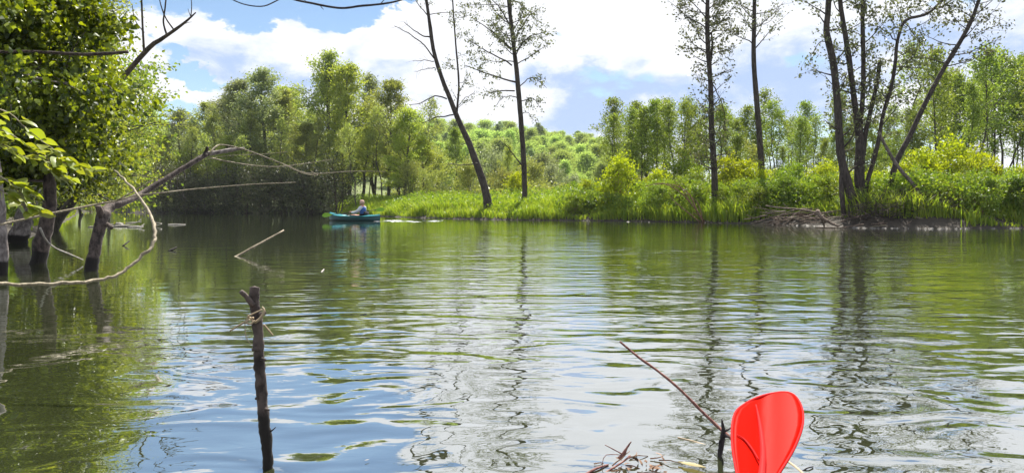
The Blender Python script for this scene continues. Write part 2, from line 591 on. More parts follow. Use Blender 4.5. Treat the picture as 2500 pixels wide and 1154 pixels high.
pr = T.n('ShaderNodeBsdfPrincipled')
T.link(T.mix(f, soil, turf), pr.inputs['Base Color'])
pr.inputs['Roughness'].default_value = 0.95
bp = T.n('ShaderNodeBump')
bp.inputs['Distance'].default_value = 0.1
T.link(na, bp.inputs['Height'])
T.link(bp.outputs[0], pr.inputs['Normal'])
T.link(pr.outputs[0], T.n('ShaderNodeOutputMaterial').inputs[0])
tag(g.build('ground', m), 'earth banks, meadow and wooded hill around the river', kind='structure')

# ------------------------------------------------------------------ water
m, T = new_mat('river_water')
geo = T.n('ShaderNodeNewGeometry')
pos = geo.outputs['Position']
sp = T.n('ShaderNodeSeparateXYZ')
T.link(pos, sp.inputs[0])
X, Y = sp.outputs[0], sp.outputs[1]
patch = T.noise(pos, 0.22, 3, 0.5, 0.4)
# ripples with long crests lying across the river
w1 = T.noise(T.mapping(pos, rot=(0, 0, R(-6)), scale=(0.8, 2.8, 1)), 0.85, 2.0, 0.45, 1.1)
w2 = T.noise(T.mapping(pos, loc=(5, 9, 0), rot=(0, 0, R(14)), scale=(1.3, 3.4, 1)), 2.6, 2.0, 0.5, 0.6)
w3 = T.noise(T.mapping(pos, loc=(1, 3, 2), scale=(1, 1.5, 1)), 2.1, 1.0, 0.4, 1.2)
w4 = T.noise(T.mapping(pos, loc=(8, 3, 2), scale=(1, 1.6, 1)), 9.0, 2.0, 0.5, 0.8)
calm = T.step(T.m('ADD', X, T.m('MULTIPLY', Y, 0.12)), -2.3, -0.3)             # sheltered by the left bank
mid = T.m('MULTIPLY', T.step(Y, 2.2, 4.2), T.step(Y, 34.0, 9.0))
amp1 = T.m('MULTIPLY', T.m('ADD', 0.12, T.m('MULTIPLY', mid, 0.88)), T.step(patch, 0.36, 0.58, 0.25, 1.0))
amp1 = T.m('MULTIPLY', amp1, T.m('ADD', 0.18, T.m('MULTIPLY', calm, 0.82)))
h = T.m('MULTIPLY', w1, T.m('MULTIPLY', amp1, 0.017))
h = T.m('ADD', h, T.m('MULTIPLY', w2, T.m('MULTIPLY', amp1, 0.006)))
h = T.m('ADD', h, T.m('MULTIPLY', w3, T.m('ADD', 0.002, T.m('MULTIPLY', calm, T.step(Y, 6.5, 2.0, 0.007, 0.016)))))
h = T.m('ADD', h, T.m('MULTIPLY', w4, T.m('MULTIPLY', T.m('ADD', 0.15, calm), 0.0006)))
bp = T.n('ShaderNodeBump')
bp.inputs['Strength'].default_value = 1.0
bp.inputs['Distance'].default_value = 1.0
T.link(h, bp.inputs['Height'])
body = T.n('ShaderNodeBsdfDiffuse')
T.link(T.mix(T.noise(pos, 0.5, 4, 0.6), (0.030, 0.037, 0.014), (0.038, 0.045, 0.017)), body.inputs[0])
gl = T.n('ShaderNodeBsdfGlossy')
gl.inputs['Roughness'].default_value = 0.015
gl.inputs[0].default_value = (0.97, 0.985, 1.0, 1)
T.link(bp.outputs[0], gl.inputs['Normal'])
fr = T.n('ShaderNodeFresnel')
fr.inputs[0].default_value = 1.333
T.link(bp.outputs[0], fr.inputs['Normal'])
mxs = T.n('ShaderNodeMixShader')
T.link(T.m('ADD', T.m('MULTIPLY', fr.outputs[0], 0.45), 0.55, clamp=True), mxs.inputs[0])
T.link(body.outputs[0], mxs.inputs[1])
T.link(gl.outputs[0], mxs.inputs[2])
T.link(mxs.outputs[0], T.n('ShaderNodeOutputMaterial').inputs[0])
wq = MB()
wq.add([(-120, -40, 0), (200, -40, 0), (200, 125, 0), (-120, 125, 0)], [(0, 1, 2, 3)])
tag(wq.build('water', m, smooth=False), 'murky olive river with ripples mirroring clouds', kind='structure')


# ------------------------------------------------------------------ thin summer haze
hz = MB()
hb = [(-3050, -350, -3.2), (3050, -350, -3.2), (3050, 3050, -3.2), (-3050, 3050, -3.2), (-3050, -350, 60), (3050, -350, 60), (3050, 3050, 60), (-3050, 3050, 60)]
hz.add(hb, [(3, 2, 1, 0), (4, 5, 6, 7), (0, 1, 5, 4), (1, 2, 6, 5), (2, 3, 7, 6), (3, 0, 4, 7)])
hm = bpy.data.materials.new('haze')
hm.use_nodes = True
HT = NT(hm.node_tree)
pv = HT.n('ShaderNodeVolumePrincipled')
pv.inputs['Color'].default_value = (0.86, 0.93, 1.0, 1)
pv.inputs['Density'].default_value = 0.00022
HT.link(pv.outputs[0], HT.n('ShaderNodeOutputMaterial').inputs['Volume'])
tag(hz.build('haze', hm, smooth=False), 'thin pale summer haze in the valley air', 'haze', kind='stuff')

# ------------------------------------------------------------------ trees
def limb_path(p0, dirv, L, rng, n=5, lift=0.25, wob=0.08):
    d = dirv / np.linalg.norm(dirv)
    out = [p0]
    p = p0.copy()
    for i in range(n - 1):
        d = d + np.array([0, 0, lift / n]) + rng.normal(size=3) * wob
        d /= np.linalg.norm(d)
        p = p + d * L / (n - 1)
        out.append(p)
    return np.array(out)


def grow(seed, H, base, Rc, n_limb, tr, n_leaf, leaf, shape='oval', clump=0.30, elev=(15, 55), sides=6, twigs=5, hexa=False, up=0.5,
         wander=0.03, stems=1, spread=0.0, bare=0.0, lift=0.35, top=0.97, twig_min=0.004, flat=1.0):
    """one tree: returns a wood mesh builder and a leaf mesh builder"""
    rng = np.random.default_rng(seed)
    wood, crown = MB(), MB()
    anchors, outd, wts = [], [], []
    for s in range(stems):
        a = rng.random() * 6.28
        top_xy = np.array([math.cos(a), math.sin(a)]) * spread * H * (0.5 + rng.random())
        st0 = np.array([math.cos(a), math.sin(a)]) * (0.03 * spread * H)
        hs = H * (1 - (0.25 * rng.random() if s else 0))
        k = 12
        tt = np.linspace(0, 1, k)
        wx = np.cumsum(rng.normal(size=(k, 2)) * wander * hs / k ** 0.5, axis=0)
        wx -= wx[0]
        tp = np.column_stack([st0[0] + top_xy[0] * tt ** 1.2 + wx[:, 0], st0[1] + top_xy[1] * tt ** 1.2 + wx[:, 1], -0.25 + (hs + 0.25) * tt])
        r0 = tr * (1 if s == 0 else 0.75)
        rad = r0 * ((1 - tt) ** 0.85 * 0.93 + 0.05)
        rad[0] *= 1.35
        wood.tube(tp, rad, sides + 2, rough=0.15, seed=seed + s)
        nl = max(3, int(n_limb / stems))
        for i in range(nl):
            u = (i + rng.random()) / nl
            t = base + (top - base) * u
            p0 = np.array([np.interp(t, tt, tp[:, c]) for c in range(3)])
            if shape == 'oval':
                prof = math.sin(math.pi * min(1, max(0.06, 0.12 + 0.86 * u ** 0.8)))
            elif shape == 'cone':
                prof = (1 - u) ** 0.75 + 0.06
            elif shape == 'column':
                prof = 0.55 + 0.45 * math.sin(math.pi * u) - 0.35 * u ** 3
            else:
                prof = math.sqrt(max(0.05, 1 - (2 * u - 0.75) ** 2 / 1.7))
            L = Rc * prof * (0.62 + 0.6 * rng.random())
            az_ = i * 2.399 + rng.normal() * 0.5 + s * 1.1
            e = R(elev[0] + (elev[1] - elev[0]) * u + rng.normal() * 8)
            dv = np.array([math.cos(az_) * math.cos(e), math.sin(az_) * math.cos(e), math.sin(e)])
            lp = limb_path(p0, dv, L, rng, 5, lift)
            rl = max(twig_min * 1.6, r0 * (1 - t) * 0.42 + 0.006)
            wood.tube(lp, [rl, rl * 0.3], max(4, sides - 2), cap=False)
            if rng.random() < bare:
                continue
            for j in range(twigs):
                v = 0.25 + 0.75 * (j + rng.random()) / twigs
                q = np.array([np.interp(v, np.linspace(0, 1, 5), lp[:, c]) for c in range(3)])
                dd = dv * 0.7 + rng.normal(size=3) * 0.65
                tw = limb_path(q, dd, L * (0.22 + 0.28 * rng.random()), rng, 4, 0.3)
                wood.tube(tw, [max(twig_min, rl * 0.28), twig_min * 0.6], 3, cap=False)
                for z in np.linspace(0.2, 1, 4):
                    anchors.append(np.array([np.interp(z, np.linspace(0, 1, 4), tw[:, c]) for c in range(3)]))
                    outd.append(dv)
                    wts.append(0.3 + rng.random() ** 2)
    A, O, wts = np.array(anchors), np.array(outd), np.array(wts)
    idx = rng.choice(len(A), n_leaf, p=wts / wts.sum())
    c = A[idx] + rng.normal(size=(n_leaf, 3)) * clump * np.array([1, 1, 0.7 * flat])
    crown.add(*leaves(c, leaf, rng, up=up, hexa=hexa, axis=O[idx]))
    return wood, crown


VAR = {}


def variant(key, bark, leafm, **kw):
    w, c = grow(**kw)
    VAR[key] = (w.mesh('trunk', M[bark]), c.mesh('crown', M[leafm], smooth=False))


def place(key, x, y, s=1.0, sz=None, rz=None, name='alder_tree', label='', cat='tree', group=None, z=None, names=('trunk', 'crown'), lm=None, tilt=(0, 0)):
    zz = float(ground_z(x, y)) if z is None else z
    t = thing(name, label, cat, (x, y, zz - 0.05), rnd.random() * 6.28 if rz is None else rz, group, (s, s, s if sz is None else sz))
    t.rotation_euler[0], t.rotation_euler[1] = tilt
    part(names[0], VAR[key][0], t)
    c = part(names[1], VAR[key][1], t)
    if lm:
        c.material_slots[0].link = 'OBJECT'
        c.material_slots[0].material = M[lm]
    return t


def sub(px, d):
    return (px - 1250) / F * d, d


def top_h(py, d, z0):
    """tree height so that its top shows at photo row py"""
    return CAM_H + (500 - py) / F * d - z0


# --- kinds of trees, built once each (10 m tall unless said otherwise)
variant('wood_a', 'bark_young', 'leaf_wood', seed=1, H=10, base=0.25, Rc=2.5, n_limb=34, tr=0.16, n_leaf=13000, leaf=0.13, clump=0.19, shape='oval', elev=(10, 60), twig_min=0.010)
variant('wood_b', 'bark_young', 'leaf_wood', seed=2, H=10, base=0.18, Rc=2.1, n_limb=38, tr=0.14, n_leaf=12500, leaf=0.13, clump=0.19, shape='column', elev=(15, 60), twig_min=0.010)
variant('wood_c', 'bark_young', 'leaf_wood', seed=3, H=10, base=0.30, Rc=2.8, n_limb=30, tr=0.15, n_leaf=12000, leaf=0.13, clump=0.21, shape='oval', stems=2, spread=0.10, elev=(20, 65), twig_min=0.010)
variant('wood_d', 'bark_young', 'leaf_wood', seed=4, H=10, base=0.35, Rc=2.2, n_limb=30, tr=0.13, n_leaf=7500, leaf=0.125, clump=0.22, shape='cone', elev=(20, 55), twig_min=0.010)
variant('young_a', 'bark_young', 'leaf_young', seed=11, H=7, base=0.40, Rc=1.15, n_limb=24, tr=0.062, n_leaf=3240, leaf=0.10, clump=0.15, shape='oval', elev=(25, 60), twigs=4)
variant('young_b', 'bark_young', 'leaf_young', seed=12, H=7, base=0.45, Rc=0.95, n_limb=22, tr=0.055, n_leaf=2295, leaf=0.10, clump=0.15, shape='column', elev=(30, 60), twigs=4)
variant('young_c', 'bark_young', 'leaf_young', seed=13, H=7, base=0.30, Rc=1.3, n_limb=26, tr=0.065, n_leaf=3780, leaf=0.105, clump=0.16, shape='cone', elev=(20, 60), twigs=4, wander=0.05)
variant('young_d', 'bark_young', 'leaf_young', seed=14, H=7, base=0.52, Rc=1.0, n_limb=18, tr=0.055, n_leaf=1485, leaf=0.10, clump=0.16, shape='oval', elev=(30, 65), twigs=4, wander=0.05)
variant('bush_a', 'brown_stem', 'leaf_yellow', seed=21, H=2.2, base=0.08, Rc=1.0, n_limb=34, tr=0.03, n_leaf=4200, leaf=0.11, clump=0.13, shape='round', stems=5, spread=0.22, elev=(20, 70), twigs=5, sides=4)
variant('bush_b', 'brown_stem', 'leaf_herb', seed=22, H=2.0, base=0.05, Rc=1.1, n_limb=36, tr=0.028, n_leaf=4200, leaf=0.10, clump=0.14, shape='round', stems=6, spread=0.28, elev=(15, 65), twigs=5, sides=4)
variant('bush_c', 'brown_stem', 'leaf_yellow', seed=23, H=2.4, base=0.10, Rc=0.8, n_limb=30, tr=0.028, n_leaf=2600, leaf=0.12, clump=0.14, shape='oval', stems=4, spread=0.16, elev=(30, 75), twigs=4, sides=4)
variant('shrub_a', 'bark_young', 'leaf_shrub', seed=31, H=4.0, base=0.08, Rc=1.7, n_limb=36, tr=0.05, n_leaf=4500, leaf=0.15, clump=0.20, shape='round', stems=5, spread=0.2, elev=(20, 70), twigs=5, sides=4)
variant('shrub_b', 'bark_young', 'leaf_shrub', seed=32, H=4.0, base=0.15, Rc=1.5, n_limb=30, tr=0.045, n_leaf=2200, leaf=0.14, clump=0.22, shape='oval', stems=5, spread=0.22, elev=(30, 75), twigs=5, sides=4, bare=0.2)
variant('willow_ball', 'bark_young', 'leaf_willow', seed=33, H=4.0, base=0.10, Rc=2.0, n_limb=44, tr=0.08, n_leaf=5000, leaf=0.17, clump=0.18, shape='round', stems=3, spread=0.08, elev=(10, 65), twigs=5, sides=4)
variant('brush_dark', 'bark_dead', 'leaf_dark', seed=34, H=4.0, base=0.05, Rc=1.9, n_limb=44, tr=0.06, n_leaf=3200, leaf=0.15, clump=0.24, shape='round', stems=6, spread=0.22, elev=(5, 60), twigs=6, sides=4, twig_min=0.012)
variant('hill_leafy', 'bark_young', 'leaf_hill', seed=41, H=8, base=0.15, Rc=2.4, n_limb=34, tr=0.16, n_leaf=6500, leaf=0.25, clump=0.48, shape='oval', sides=4, twigs=4)
variant('hill_tall', 'bark_young', 'leaf_hill', seed=42, H=9, base=0.15, Rc=1.7, n_limb=34, tr=0.15, n_leaf=5200, leaf=0.25, clump=0.40, shape='cone', sides=4, twigs=4)
variant('hill_spruce', 'bark_young', 'needle_hill', seed=43, H=10, base=0.05, Rc=1.9, n_limb=50, tr=0.16, n_leaf=4600, leaf=0.25, clump=0.15, shape='cone', elev=(-15, 20), sides=4, twigs=4, lift=-0.1, flat=0.5)

# --- far hill
n_hill = 0
hrng = random.Random(5)
hill_lab = {
    'hill_leafy': ('hill_tree', 'round light green tree among others on the distant hillside', 'light green leafy trees on the distant hill'),
    'hill_tall': ('hill_tree', 'narrow upright pale green tree on the distant hillside', 'narrow upright trees on the distant hill'),
    'hill_spruce': ('spruce_tree', 'dark pointed spruce on the distant hillside', 'dark spruces on the distant hill'),
}
hill_pts = []
for _ in range(4000):
    px = hrng.uniform(960, 1560) if hrng.random() < 0.82 else hrng.uniform(150, 980)
    d = hrng.uniform(120, 262)
    x, y = sub(px, d)
    if all((x - a) ** 2 + (y - b) ** 2 > (3.9 if px > 940 else 7.5) ** 2 for a, b in hill_pts):
        hill_pts.append((x, y))
        key = hrng.choices(['hill_leafy', 'hill_tall', 'hill_spruce'], [0.50, 0.33, 0.17])[0]
        nm, lb, gr = hill_lab[key]
        side = ', behind the far left wood' if px < 1000 else (', left of the leaning alder' if px < 1130 else (', between the two central alders' if px < 1275 else ', right of the straight central alder'))
        lb, gr = lb + side, gr + side
        hs = hrng.uniform(0.45, 1.0) * (1.0 if px > 940 else 1.3)
        place(key, x, y, hs * hrng.uniform(1.15, 1.8), hs, name=nm, label=lb, cat='tree', group=gr)
    if len(hill_pts) >= 290:
        break

# --- the wood on the far left shore: (photo column, top row, depth, kind, leaf, width factor, label)
wood = [
    (385, 330, 78, 'wood_c', 'leaf_wood_lime', 1.0, 'low yellow green tree at the left end of the far wood'),
    (440, 268, 80, 'wood_b', 'leaf_wood_grey', 0.9, 'thin greyish tree left of the wood, against blue sky'),
    (505, 245, 76, 'wood_a', 'leaf_wood', 0.9, 'green alder above the pale broken tip of the bent dead tree'),
    (585, 192, 75, 'wood_a', 'leaf_wood_grey', 1.0, 'grey green alder forming the left shoulder of the wood'),
    (655, 172, 73, 'wood_b', 'leaf_wood_grey', 1.15, 'dense grey green alder left of the tallest tree'),
    (715, 215, 75, 'wood_d', 'leaf_wood', 1.0, 'shorter pointed alder just left of the tallest tree'),
    (788, 128, 72, 'wood_c', 'leaf_wood', 0.95, 'tallest alder of the far wood with dark double stem'),
    (846, 160, 70, 'wood_b', 'leaf_wood_lime', 1.05, 'lime green alder right beside the tallest tree'),
    (884, 172, 74, 'wood_d', 'leaf_wood_grey', 0.8, 'thin pointed alder behind the lime green one'),
    (948, 188, 62, 'wood_a', 'leaf_wood', 0.85, 'pointed alder with curved stem above the kayak'),
    (992, 262, 58, 'wood_b', 'leaf_wood_lime', 1.2, 'bright alder at the right edge of the far wood'),
    (1030, 335, 60, 'wood_a', 'leaf_wood_lime', 1.2, 'lowest lime tree where the wood slopes down to shrubs'),
    (620, 290, 70, 'wood_d', 'leaf_wood', 1.1, 'small front alder below the left shoulder of the wood'),
    (740, 300, 69, 'wood_b', 'leaf_wood', 1.1, 'small front alder below the tallest tree'),
    (880, 305, 62, 'wood_d', 'leaf_wood_lime', 1.2, 'leaning front alder behind the paddler'),
    (545, 330, 69, 'wood_c', 'leaf_wood_lime', 1.0, 'small lime tree behind the pale broken branch tip'),
    (475, 300, 90, 'wood_a', 'leaf_wood_grey', 1.2, 'rear alder filling the gap left of the left shoulder of the wood'),
    (550, 240, 90, 'wood_b', 'leaf_wood_grey', 1.2, 'rear alder peeping over the left shoulder of the wood'),
    (690, 205, 88, 'wood_a', 'leaf_wood_lime', 1.1, 'rear alder between the dense grey green one and the tallest tree'),
    (820, 190, 86, 'wood_b', 'leaf_wood', 1.2, 'rear alder filling the wood right behind the tallest tree'),
    (915, 245, 76, 'wood_c', 'leaf_wood_lime', 1.2, 'rear alder in the gap left of the pointed one with curved stem'),
    (975, 300, 74, 'wood_a', 'leaf_wood_lime', 1.3, 'rear lime tree at the right edge of the wood'),
]
for px, py, d, key, lm, wf, lab in wood:
    x, y = sub(px, d)
    z0 = float(ground_z(x, y))
    s = top_h(py, d, z0) / 10.2
    place(key, x, y, s * wf * 1.22, s, name='alder_tree', label=lab, group='alders of the far left wood', lm=lm)
# thin stems inside the wood
for i in range(16):
    px = 460 + i * 37 + rnd.uniform(-12, 12)
    d = rnd.uniform(66, 74) if px < 800 else rnd.uniform(58, 64)
    x, y = sub(px, d)
    s = rnd.uniform(0.9, 1.35)
    where = ['in the left part of the far wood', 'under the tallest alder of the far wood', 'behind the kayak and paddler'][sum(px > q_ for q_ in (640, 850))]
    place('young_d' if i % 2 else 'young_b', x, y, s * 1.1, s, name='young_alder', label='thin young alder stem standing ' + where, group='thin stems ' + where, lm='leaf_wood',
          tilt=(rnd.uniform(-.08, .08), rnd.uniform(-.1, .1)))
# dark brush along the wood's foot
for i in range(15):
    px = 395 + i * 30 + rnd.uniform(-8, 8)
    y0 = np.interp(px, [330, 600, 800, 860], [wd(520), wd(521), wd(522.5), wd(525)])
    d = y0 + rnd.uniform(1.0, 2.4)
    x, y = sub(px, d)
    where = ['behind the long thin branch at the left', 'below the left shoulder of the far wood', 'below the tallest alder of the far wood', 'just left of the kayak bow'][sum(px > q_ for q_ in (500, 640, 745))]
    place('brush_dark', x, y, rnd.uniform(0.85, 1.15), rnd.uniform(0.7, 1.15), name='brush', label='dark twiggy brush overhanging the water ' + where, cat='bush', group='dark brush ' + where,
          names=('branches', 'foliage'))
for i in range(12):
    px = 330 + i * 44 + rnd.uniform(-15, 15)
    d = np.interp(px, [330, 800, 900], [73, 68, 60]) + rnd.uniform(0, 4)
    x, y = sub(px, d)
    place('shrub_a', x, y, rnd.uniform(0.8, 1.2), rnd.uniform(0.8, 1.4), name='shrub', label='leafy shrub under the alders of the far left wood', cat='bush', group='undergrowth shrubs of the far wood', names=('branches', 'foliage'), lm='leaf_wood' if i % 3 else 'leaf_wood_lime')

# --- pale shrubs and willows between the wood and the right bank
shr = [
    (1003, 395, 56, 'shrub_b', None, 'twiggy pale shrub behind the grass right of the kayak'),
    (1045, 415, 53, 'shrub_b', None, 'half bare shrub with grey twigs left of the leaning alder'),
    (1075, 372, 66, 'shrub_a', 'leaf_shrub', 'tall pale shrub left of the leaning alder'),
    (1118, 312, 72, 'wood_b', 'leaf_young', 'slim green tree behind the leaning alder, top near the hill'),
    (1150, 400, 60, 'shrub_a', None, 'round pale shrub right behind the leaning alder'),
    (1185, 372, 74, 'shrub_a', 'leaf_willow', 'pale willow shrub right of the leaning alder'),
    (1215, 418, 55, 'shrub_a', 'leaf_shrub', 'low yellowish shrub between the two central alders'),
    (1250, 352, 70, 'wood_d', 'leaf_wood_lime', 'small sunlit tree just left of the straight central alder'),
    (1262, 425, 50, 'bush_a', 'leaf_yellow', 'yellow bush left of the straight central alder'),
    (1300, 400, 70, 'shrub_a', 'leaf_shrub', 'shrub just right of the straight central alder'),
    (1352, 412, 84, 'willow_ball', None, 'rounded silvery willow at the foot of the hill'),
    (1330, 385, 110, 'willow_ball', 'leaf_wood_grey', 'small grey round tree above the silvery willow'),
    (1395, 432, 72, 'willow_ball', None, 'pale willow right of the silvery round one'),
    (1320, 452, 52, 'shrub_b', 'leaf_shrub', 'low shrub in front of the silvery willow'),
    (1420, 425, 80, 'shrub_a', 'leaf_hill', 'green shrub left behind the bright yellow bush'),
    (1380, 465, 46, 'bush_b', None, 'low green bush on the grassy bank right of the centre'),
]
for px, py, d, key, lm, lab in shr:
    x, y = sub(px, d)
    z0 = float(ground_z(x, y))
    base_h = {'shrub': 4.0, 'willo': 4.1, 'wood_': 10.2, 'bush_': 2.2}[key[:5]]
    s = top_h(py, d, z0) / base_h
    tree = key.startswith('wood')
    place(key, x, y, s * (1.0 if tree else rnd.uniform(0.9, 1.1)), s, name='small_tree' if tree else ('willow' if key.startswith('willow') else 'shrub'), label=lab, cat='tree' if tree else 'bush', lm=lm,
          names=('trunk', 'crown') if tree else ('branches', 'foliage'))

# --- bushes of the right bank
bushes = [
    (1512, 386, 36.0, 'bush_a', None, 1.0, 'bright yellow round bush at the left end of the right bank'),
    (1437, 430, 37.5, 'bush_c', None, 1.1, 'smaller yellow bush left of the big round one'),
    (1560, 430, 38.0, 'bush_c', 'leaf_herb', 1.2, 'yellow green bush behind the right side of the round bush'),
    (1795, 388, 36.0, 'bush_a', 'leaf_yellow', 1.1, 'yellow bush between the two straight alder trunks'),
    (1700, 425, 37.0, 'bush_b', None, 1.2, 'green bush left of the leafy straight trunk'),
    (1640, 440, 40.0, 'bush_b', 'leaf_shrub', 1.2, 'pale bush behind the arching dead stems'),
    (1905, 452, 31.0, 'bush_b', None, 1.25, 'leafy green mound over the left end of the driftwood'),
    (1985, 425, 32.0, 'bush_c', None, 1.3, 'yellow bush left of the many stemmed alder'),
    (2060, 420, 33.0, 'bush_a', 'leaf_yellow', 1.0, 'yellow bush behind the many stemmed alder'),
    (2160, 405, 31.0, 'bush_c', 'leaf_yellow', 1.2, 'yellow green bush between the stems and the slanting alder'),
    (2285, 358, 29.0, 'bush_a', None, 1.05, 'large yellow bush right of the fallen dead branch'),
    (2375, 372, 29.5, 'bush_a', None, 1.0, 'second large yellow bush further right beside it'),
    (2440, 430, 27.0, 'bush_c', None, 1.3, 'yellow bush by the muddy right shore'),
    (2500, 410, 28.0, 'bush_b', 'leaf_yellow', 1.2, 'yellow green bush cut by the right picture edge'),
    (2310, 468, 25.2, 'bush_b', 'leaf_herb', 1.0, 'low green mound at the water behind the fallen branch'),
    (2230, 450, 26.6, 'bush_b', 'leaf_herb', 0.9, 'green bush under the slanting alder'),
]
bushes += [
    (1605, 415, 39.0, 'bush_a', 'leaf_yellow', 1.1, 'yellow bush among thin stems right of the round bush'),
    (1668, 398, 41.0, 'bush_b', 'leaf_herb', 1.1, 'light green bush behind and left of the leafy trunk'),
    (1840, 415, 35.0, 'bush_b', 'leaf_yellow', 1.1, 'yellow green bush in front of the foot of the bare trunk'),
    (1930, 405, 37.0, 'bush_a', 'leaf_herb', 1.1, 'green bush right of the bare trunk, behind the green mound'),
    (2020, 405, 38.0, 'bush_b', 'leaf_yellow', 1.1, 'taller yellow bush left behind the many stemmed alder'),
    (2120, 425, 30.5, 'bush_b', 'leaf_yellow', 1.0, 'yellow bush low between the stems of the alder clump'),
    (2235, 395, 30.0, 'bush_b', 'leaf_yellow', 1.0, 'yellow bush directly behind the slanting alder'),
    (2335, 392, 28.0, 'bush_b', 'leaf_yellow', 1.1, 'yellow bush filling the gap between the two large ones'),
    (2420, 400, 29.0, 'bush_b', 'leaf_yellow', 1.2, 'yellow green bush right of the second large one'),
    (2470, 455, 25.6, 'bush_b', 'leaf_yellow', 1.1, 'low yellow bush nearest the right shore'),
    (2385, 470, 25.4, 'bush_b', 'leaf_herb', 1.0, 'low leafy bush above a dark hollow at the right shore'),
    (1760, 455, 33.5, 'bush_b', 'leaf_herb', 1.0, 'low green bush right at the foot of the leafy trunk'),
    (1480, 455, 36.5, 'bush_b', 'leaf_yellow', 1.0, 'low yellow bush under the round one'),
]
for px, py, d, key, lm, wf, lab in bushes:
    x, y = sub(px, d)
    z0 = float(ground_z(x, y))
    s = top_h(py, d, z0) / {'bush_a': 2.3, 'bush_b': 2.05, 'bush_c': 2.6}[key]
    place(key, x, y, s * wf, s, name='bush', label=lab, cat='bush', group='bushes on the right bank', lm=lm, names=('branches', 'foliage'))
srng = random.Random(31)
for i in range(26):
    px = [1400, 1445, 1600, 1655, 1705, 1770, 1815, 1855, 1890, 1925, 1955, 1990, 2025, 2065, 2130, 2185, 2215, 2255, 2300, 2345, 2390, 2425, 2465, 2500, 2540, 2085][i]
    yb = np.interp(px, [1400, 1550, 1700, 1880, 1990, 2100, 2300, 2500], [538.5, 540.5, 543, 548, 551, 556, 558, 557])
    d = wd(yb) + (srng.uniform(0.9, 1.8) if not 1880 < px < 2370 else srng.uniform(1.7, 2.6))
    x, y = sub(px, d)
    s = srng.uniform(0.40, 0.66)
    where = ['below the bright yellow round bush', 'beside the arching dead stems', 'below the two straight alder trunks', 'above the driftwood pile', 'around the foot of the alder clump', 'by the muddy shore at the far right'][sum(px > q_ for q_ in (1560, 1740, 1880, 2035, 2360))]
    place('bush_b', x, y, s * srng.uniform(1.0, 1.3), s, name='nettle_clump', label='low green nettle clump on the bank ' + where, cat='bush', group='nettle clumps ' + where, lm='leaf_herb', names=('branches', 'foliage'))
for i in range(15):
    px = 1560 + i * 68 + rnd.uniform(-20, 20)
    d = rnd.uniform(46, 56)
    x, y = sub(px, d)
    place(rnd.choice(['bush_b', 'bush_c', 'shrub_b']), x, y, rnd.uniform(1.0, 1.4), rnd.uniform(0.9, 1.15), name='bush', label='pale green bush under the young alders behind the right bank', cat='bush', group='bushes under the young alders',
          names=('branches', 'foliage'), lm='leaf_herb' if i % 2 else 'leaf_shrub')

# --- young alder stands behind the right bank
stands = [
    (1485, 1650, 215, 265, 13, (42, 52), 'slender young alder in the stand behind the bright yellow round bush', 'young alders behind the yellow bush'),
    (1655, 1830, 215, 300, 12, (42, 54), 'slender young alder around the leafy straight trunk', 'young alders around the leafy trunk'),
    (1840, 2040, 195, 320, 14, (42, 56), 'slender young alder between the bare trunk and the many stems', 'young alders right of the bare trunk'),
    (2050, 2260, 190, 270, 12, (42, 56), 'slender young alder seen behind the many stemmed alder', 'young alders behind the many stems'),
    (2265, 2580, 85, 190, 25, (38, 52), 'slender young alder in the stand above the large yellow bushes', 'young alders above the large yellow bushes'),
]
for a, b, y0, y1, n, (d0, d1), lab, gr in stands:
    made = []
    n = int(n * (1.3 if a < 2200 else 1.0))
    for i in range(n):
        px = a + (b - a) * (i + rnd.random()) / n
        d = rnd.uniform(d0, d1)
        py = rnd.triangular(y0, y1 + 60, y0 + (y1 - y0) * 0.7)
        x, y = sub(px, d)
        z0 = float(ground_z(x, y))
        s = top_h(py, d, z0) / 7.1
        made.append((px, py, place(rnd.choice(['young_a', 'young_b', 'young_c', 'young_d', 'young_a']), x, y, s * rnd.uniform(0.9, 1.35), s, name='young_alder', label=lab, group=gr, tilt=(rnd.uniform(-.03, .03), rnd.uniform(-.04, .04)))))
    tall = min(made[1:-1], key=lambda q: q[1])
    for q, w_ in ((min(made, key=lambda q: q[0]), 'leftmost'), (max(made, key=lambda q: q[0]), 'rightmost'), (tall, 'tallest')):
        q[2]['label'] = lab.replace('slender', w_ + ' slender')


# --- traced trees: every stem and limb from its own measured line
def trace(pts, d, widths, n=24, sway=0.0, seed=0):
    """photo polyline + widths in photo pixels -> 3D points and radii; depth drifts smoothly by sway metres"""
    k = len(pts)
    dd = np.interp(np.linspace(0, 1, k), np.linspace(0, 1, len(d)), d) if isinstance(d, (list, tuple)) else np.full(k, float(d))
    dd = dd + sway * np.sin(np.linspace(0, 3.0, k) + seed)
    p = np.array([P(px, py, z) for (px, py), z in zip(pts, dd)])
    c = curve(p, n)
    w = np.interp(np.linspace(0, 1, n), np.linspace(0, 1, len(widths)), widths)
    return c, w * 0.5 * c[:, 1] / F


